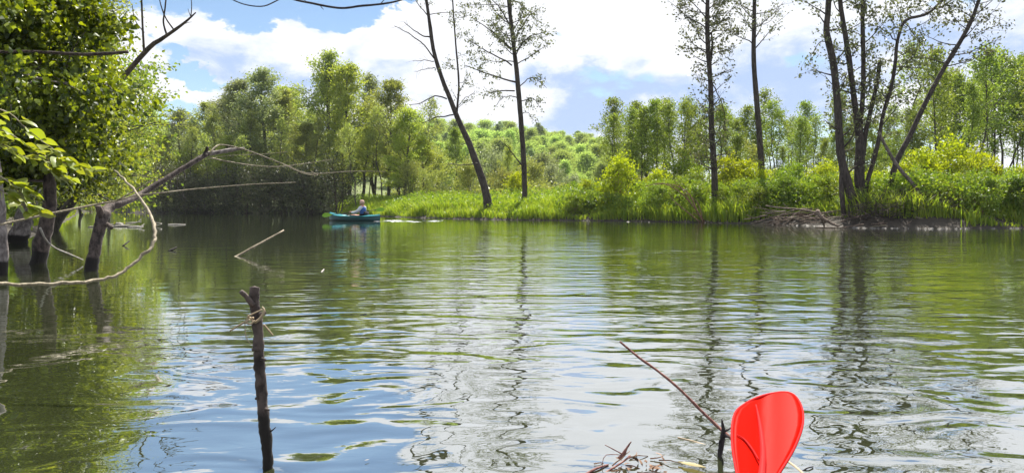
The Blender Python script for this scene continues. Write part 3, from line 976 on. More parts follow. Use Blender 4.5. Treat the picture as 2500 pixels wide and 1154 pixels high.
def hero(name, label, d, stems, branches=(), auto=(), n_leaf=0, leaf=0.11, lm='leaf_hero', bark='bark', seed=0, clump=0.15, cat='tree', group=None, sway=0.3):
    """branches: (pts, w0, w1, leafiness, depth drift); auto: (stem, t0, t1, count, length, leafiness)"""
    rng = np.random.default_rng(seed + 900)
    wood, crown = MB(), MB()
    S = []
    for i, (pts, wds) in enumerate(stems):
        c, r = trace(pts, d, wds, 34, sway, seed + i)
        r = r * 0.92
        wood.tube(c, r, 10, rough=0.16, seed=seed + i)
        S.append((c, r))
    A, O, Wt = [], [], []

    def leafy(path, wgt, L):
        for _ in range(max(3, int(L * 4))):
            v = 0.25 + 0.75 * rng.random()
            q = np.array([np.interp(v, np.linspace(0, 1, len(path)), path[:, c]) for c in range(3)])
            dd = (path[-1] - path[0]) / (np.linalg.norm(path[-1] - path[0]) + 1e-6) + rng.normal(size=3) * 0.6
            tw = limb_path(q, dd, 0.3 + 0.5 * rng.random(), rng, 4, 0.1, 0.15)
            wood.tube(tw, [0.008, 0.003], 3, cap=False)
            if wgt > 0:
                for z in range(4):
                    A.append(tw[z])
                    O.append(dd)
                    Wt.append(wgt * (0.2 + rng.random() ** 2))

    for pts, w0, w1, wgt, drift in branches:
        c, r = trace(pts, [d, d + drift], [w0, w1], 10)
        c = c + rng.normal(size=c.shape) * 0.02
        wood.tube(c, r, 5)
        leafy(c, wgt, np.linalg.norm(c[-1] - c[0]))
    for si, t0, t1, cnt, Lm, wgt in auto:
        c, r = S[si]
        for i in range(cnt):
            t = t0 + (t1 - t0) * (i + rng.random()) / cnt
            p0 = np.array([np.interp(t, np.linspace(0, 1, len(c)), c[:, k]) for k in range(3)])
            rr = float(np.interp(t, np.linspace(0, 1, len(r)), r))
            a = i * 2.4 + rng.normal() * 0.4
            e = R(rng.uniform(5, 45))
            L = Lm * (0.5 + rng.random())
            lp = limb_path(p0, np.array([math.cos(a) * math.cos(e), math.sin(a) * math.cos(e), math.sin(e)]), L, rng, 7, 0.3, 0.14)
            wood.tube(lp, [max(0.012, rr * 0.3), 0.006], 5, cap=False)
            leafy(lp, wgt, L)
    b = S[0][0][0].copy()
    t = thing(name, label, cat, tuple(b), group=group)
    wood.build('trunk', M[bark], t, b)
    if n_leaf:
        A, O, Wt = np.array(A), np.array(O), np.array(Wt)
        ok = Wt > 0
        A, O, Wt = A[ok], O[ok], Wt[ok]
        idx = rng.choice(len(A), n_leaf, p=Wt / Wt.sum())
        c = A[idx] + rng.normal(size=(n_leaf, 3)) * clump * np.array([0.6, 0.6, 0.5])
        crown.add(*leaves(c, leaf, rng, up=0.35, axis=O[idx], droop=0.4))
        crown.build('crown', M[lm], t, b, smooth=False)
    return t


hero('leaning_alder', 'bare alder leaning to the left on the grassy bank, with leafy upright side stem', 39.5,
     [([(1193, 530), (1190, 492), (1180, 445), (1160, 390), (1145, 350), (1120, 295), (1098, 240), (1075, 180), (1058, 120), (1048, 50), (1038, -20), (1022, -150), (1008, -290)], [27, 23, 21, 18, 16, 14, 12, 11, 10, 9, 8, 6, 3]),
      ([(1113, 288), (1116, 265), (1120, 200), (1112, 100), (1105, 0), (1100, -120), (1096, -240)], [8, 6, 5, 4, 3, 2])],
     [([(1107, 280), (1061, 289), (1030, 301)], 4, 1.5, 0, 1.0), ([(1090, 240), (1061, 233), (1027, 252), (998, 257)], 4, 1.5, 0, -1.0),
      ([(1064, 167), (1040, 168), (1013, 175)], 2.5, 1, 0, 1.0), ([(1061, 150), (1035, 148), (1008, 150)], 2.5, 1, 0, -1.0),
      ([(1059, 141), (1037, 112), (998, 82), (964, 63)], 4, 1.5, 0, 1.0), ([(1051, 92), (1022, 82), (988, 53)], 4, 1.5, 0, -0.5),
      ([(1046, 40), (1020, 10), (1000, -40)], 3, 1, 0.2, 1.0), ([(1116, 265), (1135, 240), (1160, 225)], 2, 1, 0, 0.5), ([(1165, 400), (1120, 402), (1085, 400)], 3, 1, 0, -.5)],
     [(1, 0.15, 1.0, 16, 0.9, 1.0), (0, 0.75, 1.0, 9, 1.6, 0.6)], 1500, 0.10, seed=1)
hero('straight_alder', 'straight dark alder on the grassy bank with thin silvery leaves, right of the leaning one', 40.0,
     [([(1281, 530), (1281, 490), (1280, 430), (1278, 380), (1273, 310), (1268, 250), (1262, 180), (1255, 120), (1247, 50), (1240, -20), (1236, -120), (1232, -260), (1228, -400)], [16, 15, 14, 14, 13.5, 13, 12, 11, 10, 9, 7, 5, 2])],
     [([(1258, 201), (1197, 182), (1134, 160)], 5, 1.5, 1, 1.0), ([(1250, 158), (1182, 121), (1144, 97)], 4, 1.5, 1, -1.5), ([(1248, 121), (1202, 78), (1158, 48)], 5, 1.5, 1, 1.0),
      ([(1243, 58), (1221, 19), (1180, -20)], 4, 1.5, 1, -1.0), ([(1254, 92), (1280, 58), (1299, 29)], 4, 1.5, 1, 1.0), ([(1259, 130), (1289, 92), (1330, 80)], 4, 1.5, 1, -1.5),
      ([(1255, 223), (1211, 223), (1182, 233)], 4, 1.2, 0.8, 1.5), ([(1275, 405), (1250, 373), (1231, 349)], 4, 1.5, 0.25, -0.5),
      ([(1264, 215), (1300, 190), (1335, 215)], 3, 1, 1.2, 1.0), ([(1268, 250), (1300, 240), (1318, 262)], 3, 1, 1.2, -1.0), ([(1270, 280), (1290, 275), (1302, 295)], 2.5, 1, 0.9, 0.5),
      ([(1266, 240), (1235, 235), (1205, 260)], 3, 1, 0.5, -0.8)],
     [(0, 0.52, 1.0, 46, 2.0, 1.0)], 8000, 0.115, seed=2)
hero('leafy_alder', 'straight ivy leafed alder trunk rising behind the right bank grass', 33.0,
     [([(1749, 540), (1746, 470), (1743, 400), (1738, 330), (1736, 250), (1733, 180), (1728, 110), (1727, 40), (1728, -40), (1725, -160), (1720, -320)], [21, 19, 17, 15, 14, 13, 12.5, 12, 10, 7, 3]),
      ([(1735, 150), (1739, 110), (1737, 80)], [7, 6, 4])],
     [([(1740, 205), (1757, 240), (1770, 290), (1765, 320)], 3, 1.5, 0.5, 0.5)],
     [(0, 0.16, 0.58, 34, 0.75, 0.6), (0, 0.55, 1.0, 42, 1.6, 1.0)], 6000, 0.115, lm='leaf_hero', seed=3)
hero('bare_alder', 'bare slightly curved alder trunk right of the leafy one, lit on its right edge', 36.0,
     [([(1868, 540), (1864, 470), (1862, 445), (1857, 370), (1852, 300), (1845, 220), (1840, 140), (1841, 60), (1842, -20), (1840, -150), (1835, -300)], [19, 18, 17, 16, 15, 14, 12.5, 11, 10, 7, 3])],
     [([(1845, 60), (1875, 55), (1905, 20)], 2, 1, 0.6, 0.5)],
     [(0, 0.62, 1.0, 30, 1.5, 1.0)], 1700, 0.105, seed=4)
hero('clump_alder', 'many stemmed alder clump with five dark trunks rising from one foot at the shore', 26.2,
     [([(2092, 545), (2085, 495), (2070, 450), (2055, 390), (2048, 320), (2045, 260), (2040, 200), (2032, 140), (2018, 80), (2022, 20), (2025, -60), (2030, -200), (2035, -350)], [44, 30, 24, 22, 20, 19, 18, 18, 17, 15, 13, 9, 3]),
      ([(2104, 540), (2102, 480), (2098, 430), (2100, 360), (2093, 300), (2085, 240), (2075, 160), (2063, 80), (2052, 10), (2045, -80), (2040, -220)], [40, 30, 26, 24, 17, 15, 14, 13, 12, 9, 4]),
      ([(2100, 420), (2101, 312), (2106, 241), (2108, 151), (2106, 75), (2106, 0), (2108, -120), (2112, -240)], [14, 13, 12, 12, 11, 10, 7, 3]),
      ([(2108, 380), (2113, 327), (2128, 261), (2141, 201), (2148, 148)], [13, 12, 11, 10.5, 10]),
      ([(2112, 470), (2118, 442), (2141, 362), (2156, 281), (2176, 211), (2186, 151), (2191, 100), (2211, 50), (2262, 35), (2302, 0), (2360, -60)], [14, 12, 11, 10, 9.5, 9, 8, 8, 7, 5, 3]),
      ([(2060, 525), (2056, 480), (2054, 440), (2056, 400)], [12, 13, 12, 9])],
     [([(2262, 35), (2300, 15), (2345, -15)], 4, 2, 0.7, 0.5), ([(2213, 60), (2240, 95), (2275, 150)], 2.5, 1, 1, 0.6), ([(2186, 160), (2210, 165), (2260, 170), (2285, 200)], 2.5, 1, 0.7, 0.8),
      ([(2020, 100), (1995, 110), (1975, 160)], 2.5, 1, 0.6, 0.5), ([(2191, 100), (2150, 70), (2120, 62)], 3.5, 1.5, 1, -0.5)],
     [(0, 0.2, 0.95, 22, 0.9, 0.55), (1, 0.35, 1.0, 20, 1.0, 0.7), (2, 0.2, 1.0, 26, 1.0, 1.0), (4, 0.2, 1.0, 26, 0.95, 1.0)], 6500, 0.105, seed=5, sway=0.15)
hero('slanting_alder', 'single dark alder slanting up to the right, behind the fallen dead branch', 26.0,
     [([(2160, 530), (2168, 485), (2186, 402), (2221, 332), (2262, 246), (2302, 171), (2342, 106), (2372, 50), (2390, 0), (2420, -80), (2460, -200)], [17, 15, 14, 13, 12.5, 12, 11, 10, 9, 7, 3])],
     [([(2376, 45), (2340, 20), (2310, 10)], 2.5, 1, 0.8, 0.5), ([(2350, 95), (2400, 75), (2440, 60)], 2, 1, 0.7, 0.5)],
     [(0, 0.5, 1.0, 24, 1.1, 1.0)], 1500, 0.10, seed=6, sway=0.15)

# fallen dead branch
fb = MB()
c, r = trace([(2144, 322), (2171, 372), (2196, 412), (2231, 452), (2257, 493), (2276, 522)], [25.6, 24.9], [7.5, 8, 9, 9, 7, 4], 26)
fb.tube(c, r, 8, rough=0.2)
c, r = trace([(2237, 468), (2238, 503), (2282, 533), (2342, 556.5)], [25.2, 24.3], [7, 9, 8, 5], 22)
fb.tube(c, r, 8, rough=0.2)
c, r = trace([(2200, 418), (2188, 405), (2180, 398)], [25.4, 25.2], [6, 3], 6)
fb.tube(c, r, 6)
c, r = trace([(2232, 455), (2250, 470), (2262, 500), (2285, 528)], [25.1, 25.4], [4, 2], 10)
fb.tube(c, r, 6)
one(fb, 'dead_branch', M['dead_grey'], 'fallen dead branch slanting down to the water right of the alder clump', 'branch', origin=P(2300, 545, 24.5))

# arching dead stems
ds = MB()
for pts, w in [([(1722, 544), (1690, 500), (1655, 465), (1615, 447), (1575, 455)], (4, 1.5)), ([(1718, 545), (1700, 510), (1680, 470), (1640, 450), (1600, 450)], (4, 1.5)),
               ([(1714, 546), (1675, 515), (1645, 490), (1632, 470)], (3.5, 1.2)), ([(1728, 546), (1705, 525), (1690, 520)], (3, 1.5)), ([(1690, 500), (1660, 455), (1645, 440)], (2.5, 1)),
               ([(1715, 546), (1712, 520), (1700, 490), (1670, 470)], (3, 1))]:
    c, r = trace(pts, 31.6, w, 12, 0.3, rnd.random() * 6)
    ds.tube(c, r, 5)
one(ds, 'dead_shrub', M['brown_stem'], 'reddish brown dead stems arching left over the grass by the water', 'shrub', origin=P(1718, 545, 31.6))

# ------------------------------------------------------------------ ground cover: grass and herbs
def scatter(n, x0, x1, y0, y1, s0, s1, rng, far=True, near_bias=1.0, ok=None):
    out = []
    tot = 0
    while tot < n:
        x = rng.uniform(x0, x1, n * 2)
        y = rng.uniform(y0, y1, n * 2)
        s = river_sd(x, y)
        k = (s > s0) & (s < s1)
        if ok is not None:
            k &= ok(x, y, s)
        pts = np.column_stack([x[k], y[k]])
        out.append(pts)
        tot += len(pts)
    return np.vstack(out)[:n]


def lump(x, y, f=0.9, seed=0.0):
    return 0.5 + 0.28 * np.sin(x * f + 1.7 * np.sin(y * f * 0.7 + seed)) + 0.22 * np.sin(y * f * 1.9 + x * f * 1.3 + seed * 2.1)


def grass_mb(xy, hmin, hmax, rng, width=0.03, lean=0.35, f=1.1):
    n = len(xy)
    z = ground_z(xy[:, 0], xy[:, 1])
    lm_ = lump(xy[:, 0], xy[:, 1], f)
    h = (hmin + (hmax - hmin) * lm_ * (0.5 + 0.7 * rng.random(n)))[:, None]
    b = np.column_stack([xy, z - 0.03])
    a = rng.random(n) * 6.28
    sdv = np.column_stack([np.cos(a), np.sin(a), np.zeros(n)]) * width * 0.5 * (0.6 + 0.8 * rng.random(n))[:, None]
    a2 = rng.random(n) * 6.28
    ld = np.column_stack([np.cos(a2), np.sin(a2), np.zeros(n)]) * h * lean * (0.3 + rng.random(n))[:, None]
    up = np.array([[0, 0, 1.0]])
    midp = b + up * h * 0.6 + ld * 0.3
    tip = b + up * h * (1 - 0.25 * rng.random(n)[:, None]) + ld
    v = np.stack([b - sdv, b + sdv, midp + sdv * 0.8, midp - sdv * 0.8, tip], 1).reshape(-1, 3)
    k = (np.arange(n) * 5)[:, None]
    mb = MB()
    mb.add(v, k + np.array([[0, 1, 2, 3]]), k + np.array([[3, 2, 4]]))
    return mb


def pxof(x, y):
    return 1250 + F * x / y + 150 * (lump(x, y, 2.7, 9.0) - 0.5)


grng = np.random.default_rng(77)
okA = lambda x, y, s: (pxof(x, y) > 770) & ((pxof(x, y) < 1880) | ((pxof(x, y) < 2620) & (s < 1.2))) & (y > 18) & ~((pxof(x, y) > 1865) & (pxof(x, y) < 2370) & (s < 0.75)) & ((lump(x, y, 1.6, 2.0) > 0.12) | (s > 2.2))
xy = scatter(52000, -16, 22, 22, 62, 0.12, 4.0, grng, ok=okA)
tag(grass_mb(xy, 0.12, 1.0, grng, 0.035, 0.45).build('grass', M['grass'], smooth=False), 'tall lush green grass along the far and right bank', 'grass', kind='stuff')
xy = scatter(7000, -60, -10, 16, 95, 0.1, 5.0, grng, ok=lambda x, y, s: (pxof(x, y) > 60) & (pxof(x, y) < 345))
tag(grass_mb(xy, 0.2, 0.7, grng, 0.06).build('grass', M['grass'], smooth=False), 'sunlit grass on the left bank beyond the flooded trunks', 'grass', kind='stuff')


def herb_mb(xy, hmin, hmax, leaf, rng, f=0.8, seed=1.0):
    n = len(xy)
    z = ground_z(xy[:, 0], xy[:, 1])
    top = hmin + (hmax - hmin) * np.clip(lump(xy[:, 0], xy[:, 1], f, seed), 0, 1.1)
    c = np.column_stack([xy, z + top * (1 - 0.7 * rng.random(n) ** 2.2)])
    mb = MB()
    mb.add(*leaves(c, leaf, rng, up=0.5, droop=0.2))
    return mb


xy = scatter(70000, -6, 26, 22, 52, 0.3, 13.0, grng, ok=lambda x, y, s: (pxof(x, y) > 1380) & (pxof(x, y) < 2640) & (y > 18) & (lump(x, y, 1.9, 4.0) > 0.42) & ~((pxof(x, y) > 1875) & (pxof(x, y) < 2350) & (s < 0.8)))
tag(herb_mb(xy, 0.02, 1.35, 0.115, grng, 1.9, 4.0).build('undergrowth', M['leaf_herb'], smooth=False), 'dense green nettles and herbs covering the right bank', 'undergrowth', kind='stuff')
xy = scatter(26000, -20, 6, 38, 75, 0.8, 14.0, grng, ok=lambda x, y, s: (pxof(x, y) > 780) & (pxof(x, y) < 1400) & (y > 36))
tag(herb_mb(xy, 0.2, 1.1, 0.13, grng).build('undergrowth', M['leaf_herb'], smooth=False), 'green herbs behind the grass under the two central alders', 'undergrowth', kind='stuff')
xy = scatter(30000, -18, 40, 48, 110, 8.0, 60.0, grng, ok=lambda x, y, s: (pxof(x, y) > 980) & (pxof(x, y) < 2640))
tag(herb_mb(xy, 0.3, 1.9, 0.26, grng, 0.35).build('undergrowth', M['leaf_shrub'], smooth=False), 'pale scrub of the meadow between the young alders', 'undergrowth', kind='stuff')
xy = scatter(14000, -60, -6, 3, 90, 0.2, 9.0, grng, ok=lambda x, y, s: (pxof(x, y) > -2600) & (pxof(x, y) < 345))
tag(herb_mb(xy, 0.2, 1.6, 0.16, grng, 0.5).build('undergrowth', M['leaf_left'], smooth=False), 'shady herbs along the left bank behind the flooded trunks', 'undergrowth', kind='stuff')
# dark twiggy tangle hanging over the water under the alder clump
tb = MB()
for i in range(1000):
    px = rnd.triangular(2030, 2370, 2210)
    x, y = sub(px, rnd.uniform(24.6, 26.3))
    z0 = float(ground_z(x, y))
    p0 = np.array([x, y, z0 + rnd.uniform(0.0, 0.5)])
    dv = np.array([rnd.uniform(-1, 1), rnd.uniform(-1.0, 0.3), rnd.uniform(-0.2, 0.6)])
    tb.tube(limb_path(p0, dv, rnd.uniform(0.35, 0.9), grng, 4, -0.5, 0.2), [rnd.uniform(0.006, 0.014), 0.004], 3, cap=False)
tag(tb.build('brushwood', M['bark_dead']), 'dark tangle of roots and twigs at the foot of the alder clump', 'brushwood', kind='stuff')

# driftwood sticks, each one a thing
for i in range(64):
    px = rnd.triangular(1868, 2080, 1960) if i < 52 else rnd.uniform(2090, 2340)
    t = (px - 1868) / 212
    yb = np.interp(px, [1868, 1990, 2100, 2340], [548, 551, 556, 557])
    d = wd(yb) + rnd.uniform(-0.05, 0.9)
    x, y = sub(px, d)
    h0 = max(0.02, float(ground_z(x, y))) + rnd.uniform(0.0, 0.42 if px < 2070 else 0.08)
    L = rnd.uniform(0.5, 1.5)
    a = rnd.gauss(0, 0.35)
    dv = np.array([math.cos(a) * rnd.choice((-1, 1)), math.sin(a) - 0.2, rnd.uniform(-0.25, 0.12)])
    pth = limb_path(np.array([x, y, h0]), dv, L, grng, 6, -0.05, 0.10)
    pth[:, 2] = np.maximum(pth[:, 2], 0.01)
    k = MB()
    rr = rnd.uniform(0.012, 0.035)
    k.tube(pth, [rr, rr * 0.5], 5, rough=0.2, seed=i)
    if rnd.random() < 0.5:
        k.tube(limb_path(pth[3], dv + np.array([0, 0.2, 0.7]), L * 0.3, grng, 4, 0.0, 0.1), [rr * 0.5, rr * 0.25], 4)
    lab = 'brown driftwood stick in the pile left of the alder clump' if i < 52 else 'stranded stick along the shore under the alder clump'
    one(k, 'driftwood_stick', M['driftwood'] if i % 7 else M['twig'], lab, 'driftwood', 'driftwood pile sticks' if i < 52 else 'sticks along the right waterline')
k = MB()
c, r = trace([(1995, 515), (2005, 530), (2030, 545), (2050, 553)], [26.0, 25.4], [12, 9, 7, 5], 14)
k.tube(c, r, 7, rough=0.2)
c, r = trace([(1998, 520), (1960, 512), (1905, 507), (1870, 502)], [26.2, 28.0], [6, 3], 14)
k.tube(c, r, 6, rough=0.2)
c, r = trace([(2003, 525), (2010, 545), (2012, 551)], [26.0, 26.2], [6, 4], 6)
k.tube(c, r, 6)
one(k, 'root_log', M['driftwood'], 'thick forked pale log resting on the driftwood pile', 'driftwood', origin=P(2003, 540, 26))

# thin foam and scum line on the right shore
fm = MB()
for i in range(70):
    px = rnd.uniform(1900, 2520) if i < 68 else rnd.uniform(1420, 1900)
    yb = np.interp(px, [1400, 1880, 1990, 2100, 2300, 2500], [538.5, 548, 551, 556, 558, 557])
    d = wd(yb) - rnd.uniform(-0.12, 0.22)
    x, y = sub(px, d)
    w_, l_ = rnd.uniform(0.02, 0.10), rnd.uniform(0.008, 0.02)
    th = np.linspace(0, 6.283, 7)[:-1]
    ring = np.column_stack([x + w_ * np.cos(th) * (1 + 0.3 * np.sin(3 * th + i)), y + l_ * np.sin(th), np.full(6, 0.004)])
    fm.add(np.vstack([ring, [x, y, rnd.uniform(0.012, 0.03)]]), None, [(6, j, (j + 1) % 6) for j in range(6)])
tag(fm.build('foam', M['foam']), 'pale scum and foam flecks lining the right waterline', 'foam', kind='stuff')

# ------------------------------------------------------------------ left bank trees
def near_tree(name, label, trunk_pts, d, widths, bark, H_extra, Rc, n_limb, n_leaf, leaf, lm, seed, low=0.2, clump=0.2, hexa=True, elev=(-10, 50), center=None, group=None, cut=None):
    rng = np.random.default_rng(seed)
    c, r = trace(trunk_pts, d, widths, 20)
    top = c[-1]
    up = np.array([[top[0] - H_extra * 0.02 * k + 0.1 * math.sin(k * 2.0 + seed), top[1] + 0.12 * math.cos(k * 1.7), top[2] + H_extra * k / 5] for k in range(1, 6)])
    tp = np.vstack([c, curve(np.vstack([c[-1], up]), 12)[1:]])
    rad = np.concatenate([r, np.linspace(r[-1] * 0.95, 0.02, len(tp) - len(r))])
    wood, crown = MB(), MB()
    wood.tube(tp, rad, 14, rough=0.22, seed=seed)
    A, O, Wt = [], [], []
    zl = np.linspace(0, 1, len(tp))
    for i in range(n_limb):
        u = (i + rng.random()) / n_limb
        t = low + (0.98 - low) * u
        p0 = np.array([np.interp(t, zl, tp[:, k]) for k in range(3)])
        a = i * 2.4 + rng.normal() * 0.4
        e = R(elev[0] + (elev[1] - elev[0]) * u + rng.normal() * 12)
        prof = math.sin(math.pi * (0.22 + 0.7 * u))
        L = Rc * prof * rng.uniform(0.75, 1.15)
        dv = np.array([math.cos(a) * math.cos(e), math.sin(a) * math.cos(e), math.sin(e)])
        lp = limb_path(p0, dv, L, rng, 6, 0.1, 0.1)
        if cut is not None and not cut(lp).all():
            continue
        wood.tube(lp, [max(0.02, 0.05 * (1 - t)), 0.008], 5, cap=False)
        for j in range(9):
            v = 0.12 + 0.88 * (j + rng.random()) / 9
            q = np.array([np.interp(v, np.linspace(0, 1, 6), lp[:, k]) for k in range(3)])
            dd = dv * 0.6 + rng.normal(size=3) * 0.7
            tw = limb_path(q, dd, L * rng.uniform(0.2, 0.42), rng, 5, -0.1, 0.12)
            if cut is not None and not cut(tw).all():
                continue
            wood.tube(tw, [0.008, 0.003], 3, cap=False)
            for z in range(1, 5):
                A.append(tw[z])
                O.append(dd)
                Wt.append(0.15 + rng.random() ** 2)
    A, O, Wt = np.array(A), np.array(O), np.array(Wt)
    if cut is not None:
        k = cut(A)
        A, O, Wt = A[k], O[k], Wt[k]
    idx = rng.choice(len(A), n_leaf, p=Wt / Wt.sum())
    cc = A[idx] + rng.normal(size=(n_leaf, 3)) * clump * np.array([0.8, 0.8, 0.55])
    if cut is not None:
        k = cut(cc)
        cc, idx = cc[k], idx[k]
    crown.add(*leaves(cc, leaf, rng, up=0.42, hexa=hexa, axis=O[idx], droop=0.5, fold=0.34, sizevar=0.5))
    b = tp[0].copy()
    t = thing(name, label, 'tree', tuple(b), group=group)
    wood.build('trunk', M[bark], t, b)
    crown.build('crown', M[lm], t, b, smooth=False)
    return t


above = lambda z0: (lambda a: a[:, 2] > z0 + 0.12 * np.sin(a[:, 0] * 3.1) + 0.1 * np.sin(a[:, 1] * 2.3))
near_tree('flooded_tree', 'large leafy tree on a dark crooked trunk standing in the water at the left', [(92, 655), (98, 620), (104, 585), (115, 540), (122, 490), (120, 440), (117, 400)], wd(643),
          [38, 36, 36, 33, 30, 27, 25], 'bark_wet', 6.0, 1.08, 76, 36000, 0.082, 'leaf_near', 51, low=0.16, clump=0.17, elev=(-25, 50), cut=lambda a: above(0.98)(a) & (a[:, 0] < -5.05 + 0.12 * np.sin(a[:, 2] * 2.7)))
near_tree('flooded_tree', 'pale barked tree cut by the left picture edge, its foot in the water', [(0, 690), (6, 640), (5, 580), (0, 500), (-8, 420)], wd(672), [28, 26, 24, 22, 20], 'bark_pale', 5.5, 2.1, 40, 16000, 0.082, 'leaf_near', 52,
          low=0.30, clump=0.17, cut=lambda a: above(1.35)(a) & (a[:, 0] < -4.2 + 0.12 * np.sin(a[:, 2] * 2.7)))
near_tree('flooded_tree', 'thick grey trunk leaning right behind the crooked one, at the left waterline', [(38, 600), (50, 565), (62, 520), (80, 470), (100, 420)], wd(592), [48, 42, 38, 34, 30], 'bark_pale', 7.0, 1.55, 76, 32000, 0.10, 'leaf_near', 53,
          low=0.16, clump=0.24, elev=(-25, 50), cut=above(0.9))
near_tree('bank_tree', 'loose sunlit tree behind the left canopy, seen against blue sky', [(120, 578), (160, 510), (230, 430), (245, 360), (262, 300)], 22.0, [24, 22, 20, 18, 16], 'bark_young', 6.5, 1.9, 60, 9000, 0.085, 'leaf_wood_lime', 54,
          low=0.22, clump=0.26, hexa=False)
near_tree('bank_tree', 'bright leafy tree leaning over the water left of the bent dead tree', [(110, 566), (145, 510), (185, 440), (215, 380), (235, 340)], 27.0, [26, 24, 22, 20, 16], 'bark_young', 4.0, 3.4, 60, 18000, 0.14, 'leaf_left', 55,
          low=0.08, clump=0.28, hexa=False, cut=above(0.8))
for px, py, d, key, lm, wf, lab in [(120, 300, 40, 'wood_a', 'leaf_left', 1.2, 'tall tree deep behind the left canopy'), (265, 370, 64, 'wood_c', 'leaf_wood_lime', 1.3, 'sunlit tree above the bright channel at the left'),
                                    (335, 395, 84, 'wood_a', 'leaf_wood_lime', 1.5, 'sunlit tree just right of the bright channel'), (200, 330, 55, 'wood_b', 'leaf_left', 1.4, 'green tree on the left bank before the channel'),
                                    (30, 250, 30, 'wood_a', 'leaf_left', 1.2, 'shaded tree behind the pale barked trunk'), (-60, 100, 22, 'wood_c', 'leaf_left', 1.2, 'shaded tree beyond the left picture edge'), (-420, -150, 15, 'wood_a', 'leaf_left', 1.2, 'bank tree hidden behind the left canopy near the viewer'),
                                    (-250, 0, 19, 'wood_b', 'leaf_left', 1.3, 'bushy bank tree hidden behind the pale trunk'), (10, 150, 38, 'wood_c', 'leaf_left', 1.3, 'tall bank tree deep behind the flooded trunks'),
                                    (90, 260, 48, 'wood_b', 'leaf_wood', 1.4, 'distant bank tree behind the flooded trunks'),
                                    (225, 420, 98, 'wood_c', 'leaf_wood_lime', 1.6, 'low sunlit tree at the far end of the channel')]:
    x, y = sub(px, d)
    z0 = float(ground_z(x, y))
    s = top_h(py, d, z0) / 10.2
    place(key, x, y, s * wf, s, name='bank_tree', label=lab, lm=lm, z=max(z0, 0.1))
for px, py, d, lab in [(158, 440, 31, 'dark bush at the waterline right of the crooked trunk'), (95, 450, 20, 'dark bush behind the crooked trunk'), (185, 470, 45, 'bright bush by the channel mouth'), (10, 430, 15, 'dark bush at the left edge by the waterline'), (235, 480, 74, 'sunlit low bush at the head of the bright channel'),
                       (300, 470, 78, 'sunlit bush left of the dark brush, behind the dead trunk'), (352, 462, 80, 'light green bush where the dark brush begins')]:
    x, y = sub(px, d)
    z0 = max(0.1, float(ground_z(x - 1.0, y)))
    s = top_h(py, d, z0) / 2.05
    place('bush_b', x - 0.6, y, s * 1.2, s, name='bush', label=lab, cat='bush', lm='leaf_left', z=z0, names=('branches', 'foliage'))

# bent dead tree standing in the water
bt = thing('bent_dead_tree', 'dead tree in the water whose trunk bends over to the right, tip broken', 'tree', tuple(P(220, 662, wd(662))))
b0 = P(220, 662, wd(662))
k = MB()
c, r = trace([(215, 680), (222, 660), (232, 610), (243, 560), (253, 525), (268, 507), (300, 494), (345, 474), (420, 427), (470, 397), (505, 376)], [8.4, 8.5, 8.6, 8.9, 9.6, 10.0], [32, 30, 28, 28, 30, 23, 17, 15, 13, 12, 11], 60)
k.tube(c, r, 16, rough=0.28, seed=3)
k.build('trunk', M['bark_wet'], bt, b0)
k = MB()
c, r = trace([(247, 530), (243, 515), (240, 503)], [8.55, 8.5], [18, 14], 8)
k.tube(c, r, 8, rough=0.3)
c, r = trace([(262, 548), (270, 553), (272, 556)], [8.5, 8.4], [12, 9], 5)
k.tube(c, r, 7, rough=0.3)
c, r = trace([(497, 382), (504, 368), (506, 358)], [10, 10], [11, 6], 6)
k.tube(c, r, 7, rough=0.3)
k.build('stub', M['bark_dead'], bt, b0)
k = MB()
c, r = trace([(505, 376), (530, 372), (560, 367), (597, 362)], [10, 10.3], [12, 11, 10, 6], 14)
k.tube(c, r, 9, rough=0.25)
k.build('broken_limb', M['bark_pale'], bt, b0)
for pts, w in [([(512, 374), (527, 358), (545, 354), (600, 366), (690, 400), (740, 421), (780, 424), (860, 418), (940, 419)], (5, 4, 3.6, 3.2, 3, 2.5, 1.2)), ([(512, 385), (560, 395), (620, 404), (680, 407), (740, 400), (812, 389)], (4, 3, 2.6, 1.4)),
               ([(690, 401), (740, 423), (775, 428), (760, 418)], (1.5, 1)), ([(505, 388), (560, 380), (640, 376), (700, 371)], (1.6, 1)),
               ([(440, 415), (432, 445), (440, 480)], (3, 1)), ([(448, 412), (452, 440), (446, 470), (455, 490)], (3, 1)), ([(425, 422), (415, 450), (420, 470)], (2.5, 1))]:
    k = MB()
    c, r = trace(pts, [9.9, 10.8], w, 26)
    k.tube(c, r, 6, rough=0.1)
    k.build('twig', M['twig_dark'] if pts[0][0] < 450 else M['twig'], bt, b0)

k = MB()
c, r = trace([(-30, 554), (15, 545), (130, 520), (230, 500), (285, 490), (330, 478), (400, 470), (470, 462), (600, 451), (722, 445)], [7.4, 8.3, 8.6, 9.3], [6, 6, 5.5, 5, 4.5, 4, 3.6, 3, 2.5, 1.6], 46)
k.tube(c, r, 7, rough=0.12)
c, r = trace([(285, 490), (330, 465), (372, 440)], [8.35, 8.3], [4, 3], 8)
k.tube(c, r, 5)
one(k, 'long_branch', M['twig'], 'long thin bare branch crossing low behind the curved one at the left', 'branch')
k = MB()
c, r = trace([(-70, 688), (0, 692), (60, 694), (130, 691), (200, 687), (250, 682), (287, 671), (315, 652), (345, 626), (370, 603), (379, 580), (374, 545), (362, 516), (335, 474), (308, 444), (279, 415)], [4.4, 5.2, 5.6, 6.3], [9, 9, 8.5, 8.5, 8, 8, 7.5, 7.5, 7.5, 8, 8, 8, 7, 6, 5, 2.5], 60)
r = r * (1 + 0.18 * np.maximum(0, np.sin(np.arange(60) * 0.62)) ** 6)
c = c + grng.normal(size=c.shape) * 0.004
k.tube(c, r, 9, rough=0.3)
